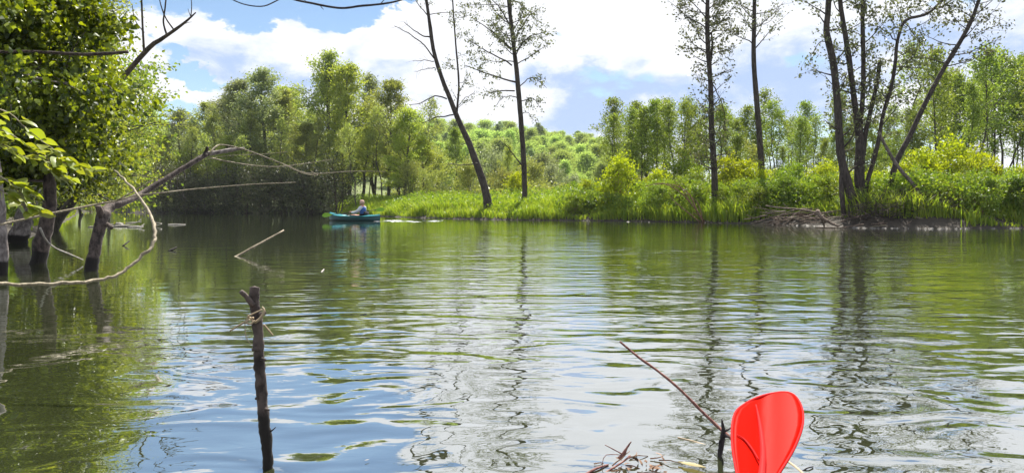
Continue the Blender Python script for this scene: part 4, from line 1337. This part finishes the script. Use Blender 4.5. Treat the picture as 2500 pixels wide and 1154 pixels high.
one(k, 'curved_branch', M['twig'], 'long pale branch bent in a wide curve low over the water at the left', 'branch')
k = MB()
c, r = trace([(98, 556), (112, 585), (135, 605), (170, 620), (203, 634)], [9.0, 9.6], [5, 4.5, 4, 3.5, 2.5], 18)
k.tube(c, r, 6)
one(k, 'thin_branch', M['twig_pale'], 'thin pale branch dipping into the water beside the crooked trunk', 'branch')
k = MB()
c, r = trace([(-80, 124), (0, 127), (60, 126), (130, 129), (200, 133), (260, 131), (313, 127)], [8.2, 8.4], [6, 7, 7, 7.5, 8, 8.5, 8], 34)
k.tube(c, r, 8, rough=0.25)
one(k, 'dead_bough', M['bark_dead'], 'straight dead bough stretching level across the left canopy, end snapped off', 'branch')
k = MB()
for pts, w in [([(240, 260), (300, 190), (362, 118), (395, 95), (430, 71), (455, 52), (478, 31)], (14, 13, 12, 10, 8, 6, 3)), ([(407, 86), (399, 55), (403, 20), (408, -30)], (5, 4, 3)), ([(425, 74), (405, 45), (392, 10), (385, -30)], (4, 3, 2)),
               ([(466, 41), (468, 15), (466, -10)], (3, 1.5)), ([(466, 42), (462, 32), (459, 22)], (2, 1)), ([(440, 63), (458, 56), (468, 54)], (2, 1)), ([(352, 130), (348, 60), (345, -20)], (6, 5, 4)), ([(352, 80), (330, 50), (322, 10)], (3, 1.5))]:
    c, r = trace(pts, [20, 19.5], w, 16)
    k.tube(c, r, 7, rough=0.15)
one(k, 'dead_limb', M['bark_dead'], 'forked dead limb reaching up right out of the left canopy into the sky', 'branch')

# leaves hanging over at the far left, near the viewer: every leaf is a part
lf = MB()
nu, nv = 7, 2
prof = [0.0, 0.30, 0.46, 0.5, 0.42, 0.24, 0.0]
vv, qq, tt = [], [], []
for i in range(nu):
    u = i / (nu - 1)
    w_ = prof[i] * 0.68
    arch = -0.16 * (u - 0.35) ** 2 * 2
    for s_ in (-1, -0.5, 0, 0.5, 1):
        vv.append((u, s_ * w_, arch + 0.12 * abs(s_) * w_ * 2 * 0.5 + 0.012 * math.sin(i * 2.3 + s_ * 3)))
for i in range(nu - 1):
    for j in range(4):
        qq.append((i * 5 + j, (i + 1) * 5 + j, (i + 1) * 5 + j + 1, i * 5 + j + 1))
lf.add(vv, qq)
leaf_me = lf.mesh('leaf', M['leaf_spray'])


def leafy_branch(label, lines, d, n, Lpx, seed):
    rr = random.Random(seed)
    base = P(*lines[0][0], d)
    t = thing('leafy_branch', label, 'branch', tuple(base))
    k = MB()
    cs = []
    for ln in lines:
        c, r = trace(ln, [d, d - 0.15 + 0.3 * rr.random()], [4, 1.5], 16)
        k.tube(c, r, 6)
        cs.append(c)
    k.build('twig', M['twig'], t, base)
    for i in range(n):
        c = cs[i % len(cs)]
        f_ = ((i // len(cs)) + rr.random()) / (n / len(cs))
        q = np.array([np.interp(f_, np.linspace(0, 1, len(c)), c[:, a]) for a in range(3)])
        tg = c[min(len(c) - 1, int(f_ * 15) + 1)] - c[int(f_ * 15) - (1 if f_ * 15 >= 1 else 0)]
        base_a = math.atan2(tg[1], tg[0])
        o = part('leaf', leaf_me, t)
        L = Lpx / F * d * rr.uniform(0.7, 1.2)
        o.location = tuple(q - base + np.array([rr.gauss(0, .01), rr.gauss(0, .02), rr.gauss(0, .01)]))
        o.scale = (L, L, L)
        o.rotation_euler = (rr.gauss(-0.35, 0.35), rr.gauss(0.25, 0.3), base_a + (1 if i % 2 else -1) * rr.uniform(0.3, 1.1))
    return t


leafy_branch('spray of big yellow green leaves hanging in front of the left canopy', [[(-60, 250), (20, 275), (60, 310), (110, 350), (150, 375)], [(-60, 300), (10, 320), (60, 350), (95, 378), (130, 420)], [(95, 378), (150, 395), (200, 410), (235, 415)],
             [(-40, 330), (20, 360), (50, 380), (80, 385)], [(110, 380), (140, 425), (170, 440)]], 4.2, 84, 38, 3)
leafy_branch('lower spray of big yellow leaves by the pale trunk at the left edge', [[(-60, 400), (0, 430), (40, 460), (80, 500), (90, 520)], [(-60, 440), (0, 465), (40, 485), (70, 510)], [(-40, 420), (20, 440), (55, 455), (70, 470)]], 4.0, 50, 37, 4)

# overhanging vine twig at the top
k = MB()
c, r = trace([(-200, -320), (200, -190), (520, -75), (690, -10), (760, 8), (830, 20), (880, 15), (940, 9), (990, -3), (1100, -40), (1300, -130)], [6.0, 4.5, 4.2, 4.0, 4.0, 4.0, 4.0, 4.2, 5.0], [9, 8, 6, 5.5, 5.5, 5.5, 5.5, 5, 4.5, 3.5, 2], 60)
k.tube(c, r, 7, rough=0.12)
c, r = trace([(500, -80), (540, -22), (565, -2), (600, 12), (640, 16), (668, 6), (700, -12)], [4.2, 4.0], [3, 3, 3, 3, 3, 3], 24)
k.tube(c, r, 6)
for a, b in [((740, 6), (746, 0)), ((783, 16), (790, 24)), ((930, 9), (945, -8))]:
    c, r = trace([a, b], [4, 4], [2.5, 1.2], 4)
    k.tube(c, r, 5)
one(k, 'hanging_twig', M['twig_dark'], 'thin dark twig sagging across the sky at the top of the view', 'branch')

# ------------------------------------------------------------------ sticks in the water
def stick(name, label, pts, d, w, mat, cat='stick', group=None, n=12, extra=(), rough=0.15):
    k = MB()
    c, r = trace(pts, d, w, n)
    k.tube(c, r, 8, rough=rough)
    for p2, d2, w2 in extra:
        c, r = trace(p2, d2, w2, 8)
        k.tube(c, r, 6, rough=rough)
    return one(k, name, M[mat], label, cat, group)


stick('slanting_stick', 'pale stick poking out of the water at a slant left of the kayak', [(562, 632), (575, 627), (620, 602), (655, 583), (693, 562)], [wd(628), 11.6], [6, 6, 5.5, 5, 4], 'twig', extra=[([(618, 603), (622, 608)], [11, 11], [3, 2])])
stick('snag', 'tiny dark stick upright at a slant behind the curved branch', [(300, 600), (316, 588)], [wd(600), 13.8], [4, 3], 'twig_dark')
stick('snag', 'dark snag trailing a pale streak right of the curved branch', [(410, 612), (420, 609), (431, 604)], [wd(612), 12.3], [3, 5, 4], 'twig_dark')
stick('floating_twig', 'short pale twig floating alone in the middle of the river', [(784, 664), (791, 657)], [wd(664), 8.6], [2.5, 2], 'twig_pale')
for i, (pts, w, lab) in enumerate([
        ([(258, 549), (300, 545), (345, 541)], (3, 2.5), 'pale branch raised above the floating debris behind the dead trunk'), ([(270, 553), (300, 551), (350, 553)], (5, 3), 'white floating branch behind the dead trunk'),
        ([(300, 549), (330, 544), (345, 535)], (2, 1.5), 'thin upward twig in the floating debris'), ([(310, 555), (340, 553), (352, 547)], (3, 2), 'bent pale twig at the right end of the debris'),
        ([(410, 548), (430, 547), (453, 548)], (3, 2), 'pale floating branch furthest right of the debris'), ([(372, 552), (395, 546), (380, 543)], (2, 1.5), 'curled twig among the debris inside the curved branch'),
        ([(215, 554), (240, 551), (262, 552)], (3, 2), 'pale twig floating left of the dead trunk')]):
    dd = wd(max(p[1] for p in pts) + 0.5)
    stick('floating_branch', lab, pts, [dd, dd + 0.3], w, 'twig_pale', 'branch', 'floating debris behind the dead trunk')
k = MB()
x, y = sub(289, wd(551))
th = np.linspace(0, 6.283, 11)[:-1]
for zz, s_ in ((0.0, 1.0), (0.07, 0.85), (0.11, 0.45)):
    pass
k.loft([np.column_stack([x + 0.2 * s_ * np.cos(th), y + 0.14 * s_ * np.sin(th), np.full(10, zz)]) for zz, s_ in ((-0.05, 0.9), (0.02, 1.0), (0.08, 0.8), (0.12, 0.4))])
one(k, 'floating_lump', M['foam'], 'white rounded lump floating among the pale branches', 'debris', origin=(x, y, 0))
stick('stranded_branch', 'small forked bleached branch at the water under the straight central alder', [(1290, 540), (1305, 531), (1318, 527)], [37.2, 37.2], [2.5, 2], 'twig_pale', 'branch', extra=[([(1305, 531), (1316, 533), (1325, 538)], [37.2, 37.0], [2, 1.5])])

# mooring stake in front
d0 = wd(1142)
st = thing('stake', 'dark rough wooden stake upright in the water with a straw tie', 'stake', tuple(P(655, 1142, d0)))
b0 = P(655, 1142, d0)
k = MB()
c, r = trace([(660, 1185), (655, 1140), (651, 1085), (645, 1030), (640, 975), (635, 910), (632, 860), (629, 800), (624, 760), (621, 730), (622, 701)], [d0 + 0.0, d0 + 0.03], [27, 27, 29, 30, 30, 28, 28, 27, 26, 26, 25], 70)
r = 0.92 * r * (1 + 0.05 * np.sin(np.arange(70) * 0.9) + 0.05 * np.sin(np.arange(70) * 0.37 + 1))
k.tube(c, r, 18, rough=0.22, seed=7)
k.build('shaft', M['bark_wet'], st, b0)
for pts, w in [([(617, 745), (606, 730), (596, 718), (588, 711)], (15, 13, 12, 11)), ([(636, 768), (644, 764), (646, 763)], (12, 9)), ([(638, 875), (648, 878)], (9, 6)), ([(629, 850), (617, 853)], (14, 8)), ([(656, 1052), (664, 1050), (673, 1042)], (6, 2)),
               ([(640, 995), (657, 1000)], (9, 5)), ([(632, 970), (625, 972)], (10, 6))]:
    k = MB()
    c, r = trace(pts, [d0 + 0.01, d0 - 0.01], w, 8)
    k.tube(c, r, 9, rough=0.2)
    k.build('stub', M['bark_wet'], st, b0)
for pts, w, dd in [([(612, 778), (622, 786), (636, 776), (645, 758), (640, 748)], (3, 7, 7, 3), [d0 - 0.022, d0 - 0.025, d0 - 0.02]), ([(612, 778), (606, 772), (612, 768), (640, 755)], (8, 6, 4, 3), [d0 - 0.02, d0 - 0.03]),
                   ([(618, 775), (590, 790), (562, 807)], (6, 5, 4), [d0 - 0.02, d0 + 0.03]), ([(644, 792), (655, 805), (666, 818)], (5, 5, 4), [d0 - 0.01, d0 + 0.01]), ([(606, 770), (598, 790), (602, 825), (616, 842)], (2, 2, 1.5), [d0 - 0.03, d0 - 0.02]),
                   ([(610, 780), (600, 786), (612, 790), (622, 782)], (5, 5, 4), [d0 - 0.03, d0 - 0.03])]:
    k = MB()
    c, r = trace(pts, dd, w, 14)
    k.tube(c, r, 6, rough=0.2)
    k.build('straw', M['reed'], st, b0)

# thin twig with black stub, near the red blade
d1 = wd(1112)
tw = thing('twig', 'long thin twig reaching up left from a black stub beside the red blade', 'twig', tuple(P(1758, 1112, d1)))
b1 = P(1758, 1112, d1)
k = MB()
c, r = trace([(1513, 833), (1560, 872), (1610, 908), (1660, 950), (1710, 1000), (1752, 1040), (1775, 1060), (1800, 1085)], [d1 + 0.25, d1], [4.5, 6, 6, 6.5, 7, 8, 8, 7], 50)
r = r * (1 + 0.12 * np.maximum(0, np.sin(np.arange(50) * 0.8)))
k.tube(c, r, 9, rough=0.15)
k.build('stem', M['twig_red'], tw, b1)
k = MB()
c, r = trace([(1755, 1150), (1757, 1112), (1762, 1080), (1766, 1050), (1762, 1022)], [d1, d1], [10, 11, 14, 11, 3], 24)
k.tube(c, r, 9, rough=0.35, seed=2)
for pts, w in [([(1765, 1060), (1757, 1078), (1748, 1083)], (4, 2)), ([(1770, 1052), (1782, 1045), (1788, 1040)], (6, 3)), ([(1768, 1062), (1780, 1066)], (10, 5))]:
    c, r = trace(pts, [d1 - 0.01, d1], w, 6)
    k.tube(c, r, 6, rough=0.3)
k.build('stub', M['twig_dark'], tw, b1)
d2 = wd(1130)
stick('red_twig', 'knotted reddish twig rising from the water at the bottom', [(1512, 1118), (1520, 1110), (1532, 1090), (1541, 1077)], [d2, d2], [9, 9, 6, 2.5], 'twig_red', 'twig', n=16, rough=0.4,
      extra=[([(1520, 1108), (1500, 1097), (1477, 1085)], [d2, d2], [3, 2]), ([(1518, 1110), (1495, 1108), (1476, 1112), (1470, 1135), (1472, 1150)], [d2, d2 - .05], [2, 1.5]), ([(1538, 1112), (1515, 1130), (1480, 1152), (1465, 1165)], [d2, d2 - .1], [5, 5])])
stick('pale_stem', 'pinkish stem lying in the water left of the reddish twig', [(1425, 1160), (1455, 1143), (1485, 1133)], [wd(1160), wd(1135)], [8, 6, 4], 'twig_red', 'twig')
stick('reed_stem', 'pale dry reed floating between the twigs and the red blade', [(1655, 1067), (1690, 1076), (1725, 1087), (1760, 1096), (1800, 1100)], [wd(1068), wd(1101)], [3, 5, 6, 5, 3], 'reed', 'reed')
stick('reed_stem', 'pale dry reed just right of the red blade', [(1918, 1122), (1945, 1142), (1965, 1160)], [wd(1122), wd(1160)], [7, 8, 6], 'reed', 'reed')
stick('water_twig', 'dark twig lying right of the red blade at the bottom', [(1950, 1156), (1970, 1142), (1985, 1138)], [wd(1150), wd(1140)], [4, 3], 'twig_dark', 'twig')
# rotting leaf bits around the reddish twig
db = MB()
drng = np.random.default_rng(9)
pts = []
for i in range(26):
    px = drng.normal(1590, 60)
    py = min(1190, max(1112, drng.normal(1142, 14)))
    if 1500 < px < 1700:
        q = P(px, py, wd(py))
        pts.append((q[0], q[1], drng.uniform(0.001, 0.008)))
db.add(*leaves(np.array(pts), 0.026, drng, up=0.9, hexa=True, sizevar=0.7, asp=0.4))
for i in range(12):
    px, py = drng.normal(1580, 50), drng.uniform(1116, 1165)
    a_ = drng.uniform(-0.5, 0.5)
    q = P(px, py, wd(py))
    db.tube(limb_path(np.array([q[0], q[1], 0.004]), np.array([math.cos(a_), math.sin(a_), 0.08]), drng.uniform(0.03, 0.09), drng, 5, -0.1, 0.2), [0.0022, 0.001], 5)
tag(db.build('debris', M['brown_stem'], smooth=False), 'dark rotting leaf bits floating beside the reddish twig', 'debris', kind='stuff')
lm1 = flat_mat('leaf_ochre', (0.22, 0.17, 0.03), 0.5, 0.4, 0.45, 60, 0.3)
for px, py, L, a, lab in [(1655, 1132, 0.085, -0.62, 'yellow brown leaf floating left of the red blade'), (890, 1128, 0.016, 0.7, 'tiny pale petal floating on the blue reflection')]:
    k = MB()
    k.add([(u_ * L, s_ * w2 * L, 0.006 + 0.03 * L * abs(s_)) for (u_, s_, w2) in [(p_[0], s2, p_[1]) for p_ in [(0, 0.0), (0.2, 0.12), (0.5, 0.17), (0.8, 0.10), (1, 0.0)] for s2 in (-1, 0, 1)]],
          [(i * 3 + j, (i + 1) * 3 + j, (i + 1) * 3 + j + 1, i * 3 + j + 1) for i in range(4) for j in range(2)])
    o = k.build('floating_leaf', lm1 if L > 0.05 else M['foam'])
    o.location = tuple(P(px, py, wd(py)))
    o.rotation_euler = (0, 0, a)
    tag(o, lab, 'leaf')

# the kayak's wake: low streaks of broken water
wk = MB()
for i in range(26):
    px = rnd.uniform(925, 985) if i < 16 else rnd.uniform(985, 1090)
    py = rnd.uniform(537.5, 541.5)
    d = wd(py)
    x, y = sub(px, d)
    w_, l_ = rnd.uniform(0.10, 0.42), rnd.uniform(0.015, 0.04)
    th = np.linspace(0, 6.283, 9)[:-1]
    ring = np.column_stack([x + w_ * np.cos(th) * (1 + 0.3 * np.sin(2 * th + i)), y + l_ * np.sin(th) + 0.03 * np.cos(2 * th + i), np.full(8, 0.003)])
    wk.add(np.vstack([ring, [x, y, 0.014]]), None, [(8, j, (j + 1) % 8) for j in range(8)])
tag(wk.build('wake_foam', flat_mat('wake_white', (0.45, 0.46, 0.48), 0.5, 0.5, 0.1)), 'white streaks of broken water trailing behind the kayak', 'foam', kind='stuff')

# ------------------------------------------------------------------ red paddle
red = flat_mat('red_plastic', (0.56, 0.008, 0.003), 0.42, 0.010, 0.28, 9, 0.22)
red2 = flat_mat('red_plastic_rib', (0.66, 0.035, 0.035), 0.5, 0.01, 0.06, 12, 0.2)
blk = flat_mat('black_shaft', (0.02, 0.02, 0.022), 0.35, 0.5)
pc = P(1870, 1050, 1.85)
aax = np.array([0.03, math.cos(R(20)), math.sin(R(20))])
sx = np.array([1.0, -0.03, -0.10])
nrm = np.cross(sx, aax)
nrm /= np.linalg.norm(nrm)
camp = np.array([0, 0, CAM_H])


def on_blade(px, py):
    dv = P(px, py, 1.0) - camp
    t = np.dot(pc - camp, nrm) / np.dot(dv, nrm)
    return camp + dv * t


rows = [(958.3, 1898, 1908), (960, 1880, 1920), (964, 1862, 1930), (971, 1843, 1939), (983, 1822, 1947), (1000, 1801, 1954), (1020, 1791, 1958), (1045, 1786.5, 1957), (1070, 1786, 1950), (1100, 1788, 1937), (1130, 1793, 1919), (1160, 1799, 1899), (1195, 1808, 1882), (1235, 1820, 1870), (1280, 1834, 1862)]
pad = thing('paddle', 'bright red kayak paddle blade rising from the bottom edge', 'paddle', tuple(pc))
k = MB()
front, back = [], []
nc = 13
for (py, xl, xr) in rows:
    for j in range(nc):
        s_ = -1 + 2 * j / (nc - 1)
        px = (xl + xr) / 2 + (xr - xl) / 2 * s_
        q = on_blade(px, py)
        tcen = (px - 1857) / 85
        bow = 0.010 * (tcen ** 2) - 0.004 * math.exp(-(tcen / 0.2) ** 2)
        front.append(q + nrm * bow)
        back.append(q + nrm * (bow - 0.0045))
nr = len(rows)
vv = np.vstack([front, back])
qq = []
for i in range(nr - 1):
    for j in range(nc - 1):
        a_ = i * nc + j
        qq.append((a_, a_ + 1, a_ + nc + 1, a_ + nc))
        a2 = a_ + nr * nc
        qq.append((a2, a2 + nc, a2 + nc + 1, a2 + 1))
    for j in (0, nc - 1):
        a_ = i * nc + j
        e_ = (a_, a_ + nc, a_ + nc + nr * nc, a_ + nr * nc)
        qq.append(e_ if j == 0 else e_[::-1])
for i in (0, nr - 1):
    for j in range(nc - 1):
        a_ = i * nc + j
        e_ = (a_, a_ + nr * nc, a_ + 1 + nr * nc, a_ + 1)
        qq.append(e_ if i == 0 else e_[::-1])
k.add(vv, qq)
k.build('blade', red, pad, pc)
k = MB()
sp_ = np.array([on_blade(px, py) + nrm * 0.004 for px, py in [(1845, 990), (1853, 1030), (1859, 1070), (1862, 1110), (1860, 1150), (1856, 1200), (1850, 1270)]])
k.tube(curve(sp_, 30), [0.0015, 0.004, 0.006, 0.007, 0.008, 0.011, 0.014], 10)
k.build('spine', red2, pad, pc)
k = MB()
sp_ = np.array([on_blade(px, py) + nrm * (0.0035 + 0.008 * ((px - 1857) / 85) ** 2) for px, py in [(1797, 1066), (1815, 1075), (1835, 1098), (1852, 1125)]])
k.tube(curve(sp_, 16), [0.0012, 0.0025, 0.002], 8)
k.build('crease', red2, pad, pc)
k = MB()
rim = [on_blade(xl, py) for py, xl, xr in rows[::-1]] + [on_blade(xr, py) for py, xl, xr in rows]
rim = [q + nrm * 0.010 * (((1250 + F * q[0] / q[1]) - 1857) / 85) ** 2 - nrm * 0.002 for q in rim]
k.tube(curve(rim, 70), 0.0032, 7)
k.build('rim', red2, pad, pc)
k = MB()
s0 = on_blade(1850, 1262)
s1 = s0 - np.array([0.02, 1.02, 0.36])
k.tube(np.linspace(s0 - (s1 - s0) * 0.03, s1, 8), 0.0145, 14)
k.build('shaft', blk, pad, pc)

# ------------------------------------------------------------------ kayak with paddler
kd = wd(538.5)
ko = P(866, 538.5, kd)
ko[2] = 0
KR = R(180 - 20)                              # bow points left and a little away
teal = flat_mat('teal_plastic', (0.004, 0.17, 0.20), 0.28, 0.5, 0.08, 3)
teal_d = flat_mat('dark_teal_plastic', (0.004, 0.070, 0.085), 0.30, 0.5, 0.08, 3)
blackm = flat_mat('black_fabric', (0.012, 0.012, 0.014), 0.8, 0.2)
kay = thing('kayak', 'short turquoise kayak crossing the river with a seated paddler', 'kayak', tuple(ko), KR)
Lk = 2.75
st_ = np.linspace(-1, 1, 23)


def section(u):
    """half beam, keel height, gunwale height at station u (-1 stern .. 1 bow)"""
    w_ = 0.37 * max(0.0, 1 - abs(u) ** 3.2) ** 0.75 + 0.015
    keel = -0.06 + 0.10 * max(0, u) ** 4 + 0.03 * max(0, -u) ** 6
    gun = 0.20 + 0.14 * max(0, u) ** 2.4 + 0.05 * max(0, -u) ** 3
    return w_, keel, gun


rings = []
for u in st_:
    w_, ke, gu = section(u)
    ring = []
    for a in np.linspace(0, math.pi, 13):
        ring.append((u * Lk / 2 * (1 + (0.02 if u > 0.9 else 0)), -w_ * math.cos(a) * (0.94 + 0.06 * math.sin(a)), gu - (gu - ke) * math.sin(a) ** 0.7))
    rings.append(ring)
k = MB()
k.loft(rings, cap=False, closed=False)
k.build('hull', teal_d, kay)
k = MB()
cock = lambda u: -0.52 < u < 0.30
rl, rr_ = [], []
dk = []
for u in st_:
    w_, ke, gu = section(u)
    ring = []
    for s_ in np.linspace(-1, 1, 11):
        hz = gu + 0.055 * (1 - s_ * s_) * (1 if not cock(u) else 0.0) + 0.012
        if cock(u) and abs(s_) < 0.72:
            hz = gu - 0.13
        elif cock(u):
            hz = gu + 0.03
        ring.append((u * Lk / 2, s_ * w_ * 1.03, hz))
    dk.append(ring)
k.loft(dk, cap=False, closed=False)
k.build('deck', teal, kay)
k = MB()
th = np.linspace(0, 6.283, 41)
rim = np.column_stack([-0.11 * Lk / 2 + 0.42 * Lk / 2 * np.cos(th), 0.265 * np.sin(th), 0.245 + 0.012 * np.cos(th)])
k.tube(rim, 0.016, 7, cap=False)
k.build('cockpit_rim', blackm, kay)
k = MB()
gl = [(u * Lk / 2, s_ * section(u)[0] * 1.03, section(u)[2] + 0.005) for s_, seq in ((1, st_), (-1, st_[::-1])) for u in seq]
k.tube(np.array(gl), 0.018, 6, cap=False)
k.build('gunwale', flat_mat('cyan_highlight', (0.03, 0.34, 0.38), 0.25, 0.6), kay)  # lighter cyan edge paints in the highlight along the top of the deck
k = MB()
k.loft([[(-0.66 + dx, y_, z_) for y_, z_ in [(-0.20, 0.16), (0.20, 0.16), (0.22, 0.34), (0.14, 0.44), (-0.14, 0.44), (-0.22, 0.34)]] for dx in (0, 0.05)])
k.build('seat_back', blackm, kay)

# paddler: one skinned body; local +x is towards the bow
def skinned(name, joints, edges, mat, parent, root=0, sub_=2):
    me = bpy.data.meshes.new(name)
    me.from_pydata([j[:3] for j in joints], edges, [])
    o = bpy.data.objects.new(name, me)
    col.objects.link(o)
    if parent is not None:
        o.parent = parent
    md = o.modifiers.new('skin', 'SKIN')
    md.use_smooth_shade = True
    sv = me.skin_vertices[0].data
    for i, j in enumerate(joints):
        r_ = j[3] if isinstance(j[3], tuple) else (j[3], j[3])
        sv[i].radius = r_
        sv[i].use_root = (i == root)
    if sub_:
        o.modifiers.new('subsurf', 'SUBSURF').levels = sub_
        o.modifiers['subsurf'].render_levels = sub_
    me.materials.append(mat)
    return o


skin_m = flat_mat('skin', (0.50, 0.26, 0.19), 0.5, 0.4)
shirt = flat_mat('pale_shirt', (0.62, 0.64, 0.70), 0.85, 0.2, 0.1, 20)
vest = flat_mat('blue_vest', (0.035, 0.10, 0.30), 0.8, 0.2, 0.15, 20)
capm = flat_mat('pale_cap', (0.62, 0.40, 0.32), 0.8, 0.2, 0.12, 30)
lime = flat_mat('lime_plastic', (0.20, 0.42, 0.01), 0.4, 0.5, 0.05)
pp = thing('person', 'person in blue vest, pale sleeves and beige cap seated paddling in the kayak', 'person', tuple(ko), KR)
J = [(-0.45, 0, 0.20, (0.17, 0.14)), (-0.46, 0, 0.36, (0.15, 0.115)), (-0.44, 0, 0.52, (0.165, 0.12)), (-0.43, 0, 0.64, (0.12, 0.09)), (-0.42, 0, 0.72, 0.058), (-0.40, 0, 0.80, (0.085, 0.095)), (-0.39, 0, 0.90, (0.082, 0.095))]
E = [(0, 1), (1, 2), (2, 3), (3, 4), (4, 5), (5, 6)]


def chain(start, pts):
    prev = start
    for p_ in pts:
        J.append(p_)
        E.append((prev, len(J) - 1))
        prev = len(J) - 1
    return prev


hands = {}
for sgn in (1, -1):
    hx, hz = (0.06, 0.40) if sgn == 1 else (-0.02, 0.40)
    w_ = chain(3, [(-0.43, sgn * 0.19, 0.62, 0.062), (-0.34, sgn * 0.30, 0.46, 0.050), (-0.18, sgn * 0.31, 0.40, 0.042), (hx - 0.08, sgn * 0.30, hz, 0.030)])
    pm = chain(w_, [(hx - 0.01, sgn * 0.30, hz + 0.02, (0.020, 0.038))])
    hands[sgn] = (hx, sgn * 0.30, hz)
    for q_, ln in zip((-0.032, -0.011, 0.011, 0.032), (0.040, 0.046, 0.043, 0.034)):
        chain(pm, [(hx + 0.03, sgn * 0.30 + q_, hz + 0.035, 0.0095), (hx + 0.04 + ln * 0.3, sgn * 0.30 + q_, hz + 0.005, 0.0088), (hx + 0.02 + ln * 0.2, sgn * 0.30 + q_, hz - 0.02, 0.0078)])
    chain(pm, [(hx - 0.005, sgn * 0.262, hz + 0.005, 0.010), (hx + 0.015, sgn * 0.262, hz - 0.02, 0.009)])
for sgn in (1, -1):
    chain(0, [(-0.30, sgn * 0.10, 0.17, 0.095), (0.05, sgn * 0.15, 0.25, 0.065), (0.35, sgn * 0.12, 0.10, 0.045), (0.42, sgn * 0.12, 0.14, 0.035)])
skinned('body', J, E, skin_m, pp)
k = MB()
ang = np.linspace(0, 6.283, 17)[:-1]
k.loft([np.column_stack([cx + ry * np.cos(ang), rx * np.sin(ang), np.full(16, z_)]) for z_, rx, ry, cx in [(0.17, 0.19, 0.155, -0.45), (0.26, 0.185, 0.15, -0.455), (0.36, 0.180, 0.14, -0.46), (0.46, 0.19, 0.145, -0.45), (0.55, 0.195, 0.145, -0.44), (0.62, 0.175, 0.13, -0.43), (0.665, 0.11, 0.10, -0.425), (0.69, 0.075, 0.075, -0.42)]])
k.build('vest', vest, pp)
k = MB()
k.loft([np.column_stack([cx + ry * np.cos(ang), rx * np.sin(ang), np.full(16, z_)]) for z_, rx, ry, cx in [(0.19, 0.197, 0.162, -0.452), (0.27, 0.193, 0.158, -0.456), (0.33, 0.190, 0.152, -0.459)]])
k.build('belt', blackm, pp)
for sgn in (1, -1):
    k = MB()
    hx = hands[sgn][0]
    k.tube(curve([(-0.43, sgn * 0.13, 0.62), (-0.42, sgn * 0.20, 0.60), (-0.34, sgn * 0.30, 0.46), (-0.18, sgn * 0.31, 0.40), (hx - 0.09, sgn * 0.30, 0.40)], 18), [0.085, 0.085, 0.072, 0.062, 0.045], 12, rough=0.08)
    k.build('sleeve', shirt, pp)
k = MB()
k.loft([np.column_stack([cx + ry * np.cos(ang), rx * np.sin(ang), np.full(16, z_)]) for z_, rx, ry, cx in [(0.835, 0.090, 0.108, -0.405), (0.87, 0.098, 0.115, -0.40), (0.92, 0.096, 0.112, -0.395), (0.965, 0.075, 0.088, -0.393), (0.985, 0.035, 0.04, -0.392)]])
k.build('cap', capm, pp)
k = MB()
k.loft([np.column_stack([cx + ry * np.cos(ang), rx * np.sin(ang), np.full(16, z_)]) for z_, rx, ry, cx in [(0.77, 0.086, 0.088, -0.42), (0.80, 0.091, 0.100, -0.412), (0.84, 0.091, 0.106, -0.408)]])
k.build('hair', flat_mat('hair', (0.30, 0.20, 0.12), 0.7, 0.3), pp)
k = MB()
k.loft([[(-0.39 + 0.108 * dx, 0.02 * s_, z_) for s_, z_ in ((-1, 0.79), (1, 0.79), (0.5, 0.83), (-0.5, 0.83))] for dx in (0.8, 1.12)])
k.build('nose', skin_m, pp)

# the paddler's lime paddle, held across the boat
M4 = kay.matrix_basis
pd = thing('paddle', 'black kayak paddle with lime green blades held by the person', 'paddle', tuple(ko), KR)
a0 = np.array([0.66, 0.95, 0.30])
a1 = np.array([-0.55, -1.0, 0.50])
dv = (a1 - a0) / np.linalg.norm(a1 - a0)
k = MB()
k.tube(np.linspace(a0, a1, 9), 0.0165, 10)
k.build('shaft', blackm, pd)
for q, s_ in ((a0, -1.0), (a1, 1.0)):
    k = MB()
    upv = np.array([0, 0, 1.0]) - dv * dv[2]
    upv /= np.linalg.norm(upv)
    sd2 = np.cross(dv, upv)
    rg = []
    for t_, w_ in [(-0.05, 0.02), (0.06, 0.05), (0.16, 0.085), (0.28, 0.10), (0.38, 0.092), (0.45, 0.05), (0.47, 0.01)]:
        cen = q + dv * s_ * t_
        rg.append([cen + upv * w_ * math.cos(a) + sd2 * (0.006 * math.sin(a) + 0.02 * math.cos(a) ** 2) for a in np.linspace(0, 6.283, 13)[:-1]])
    k.loft(rg)
    k.build('blade', lime, pd)
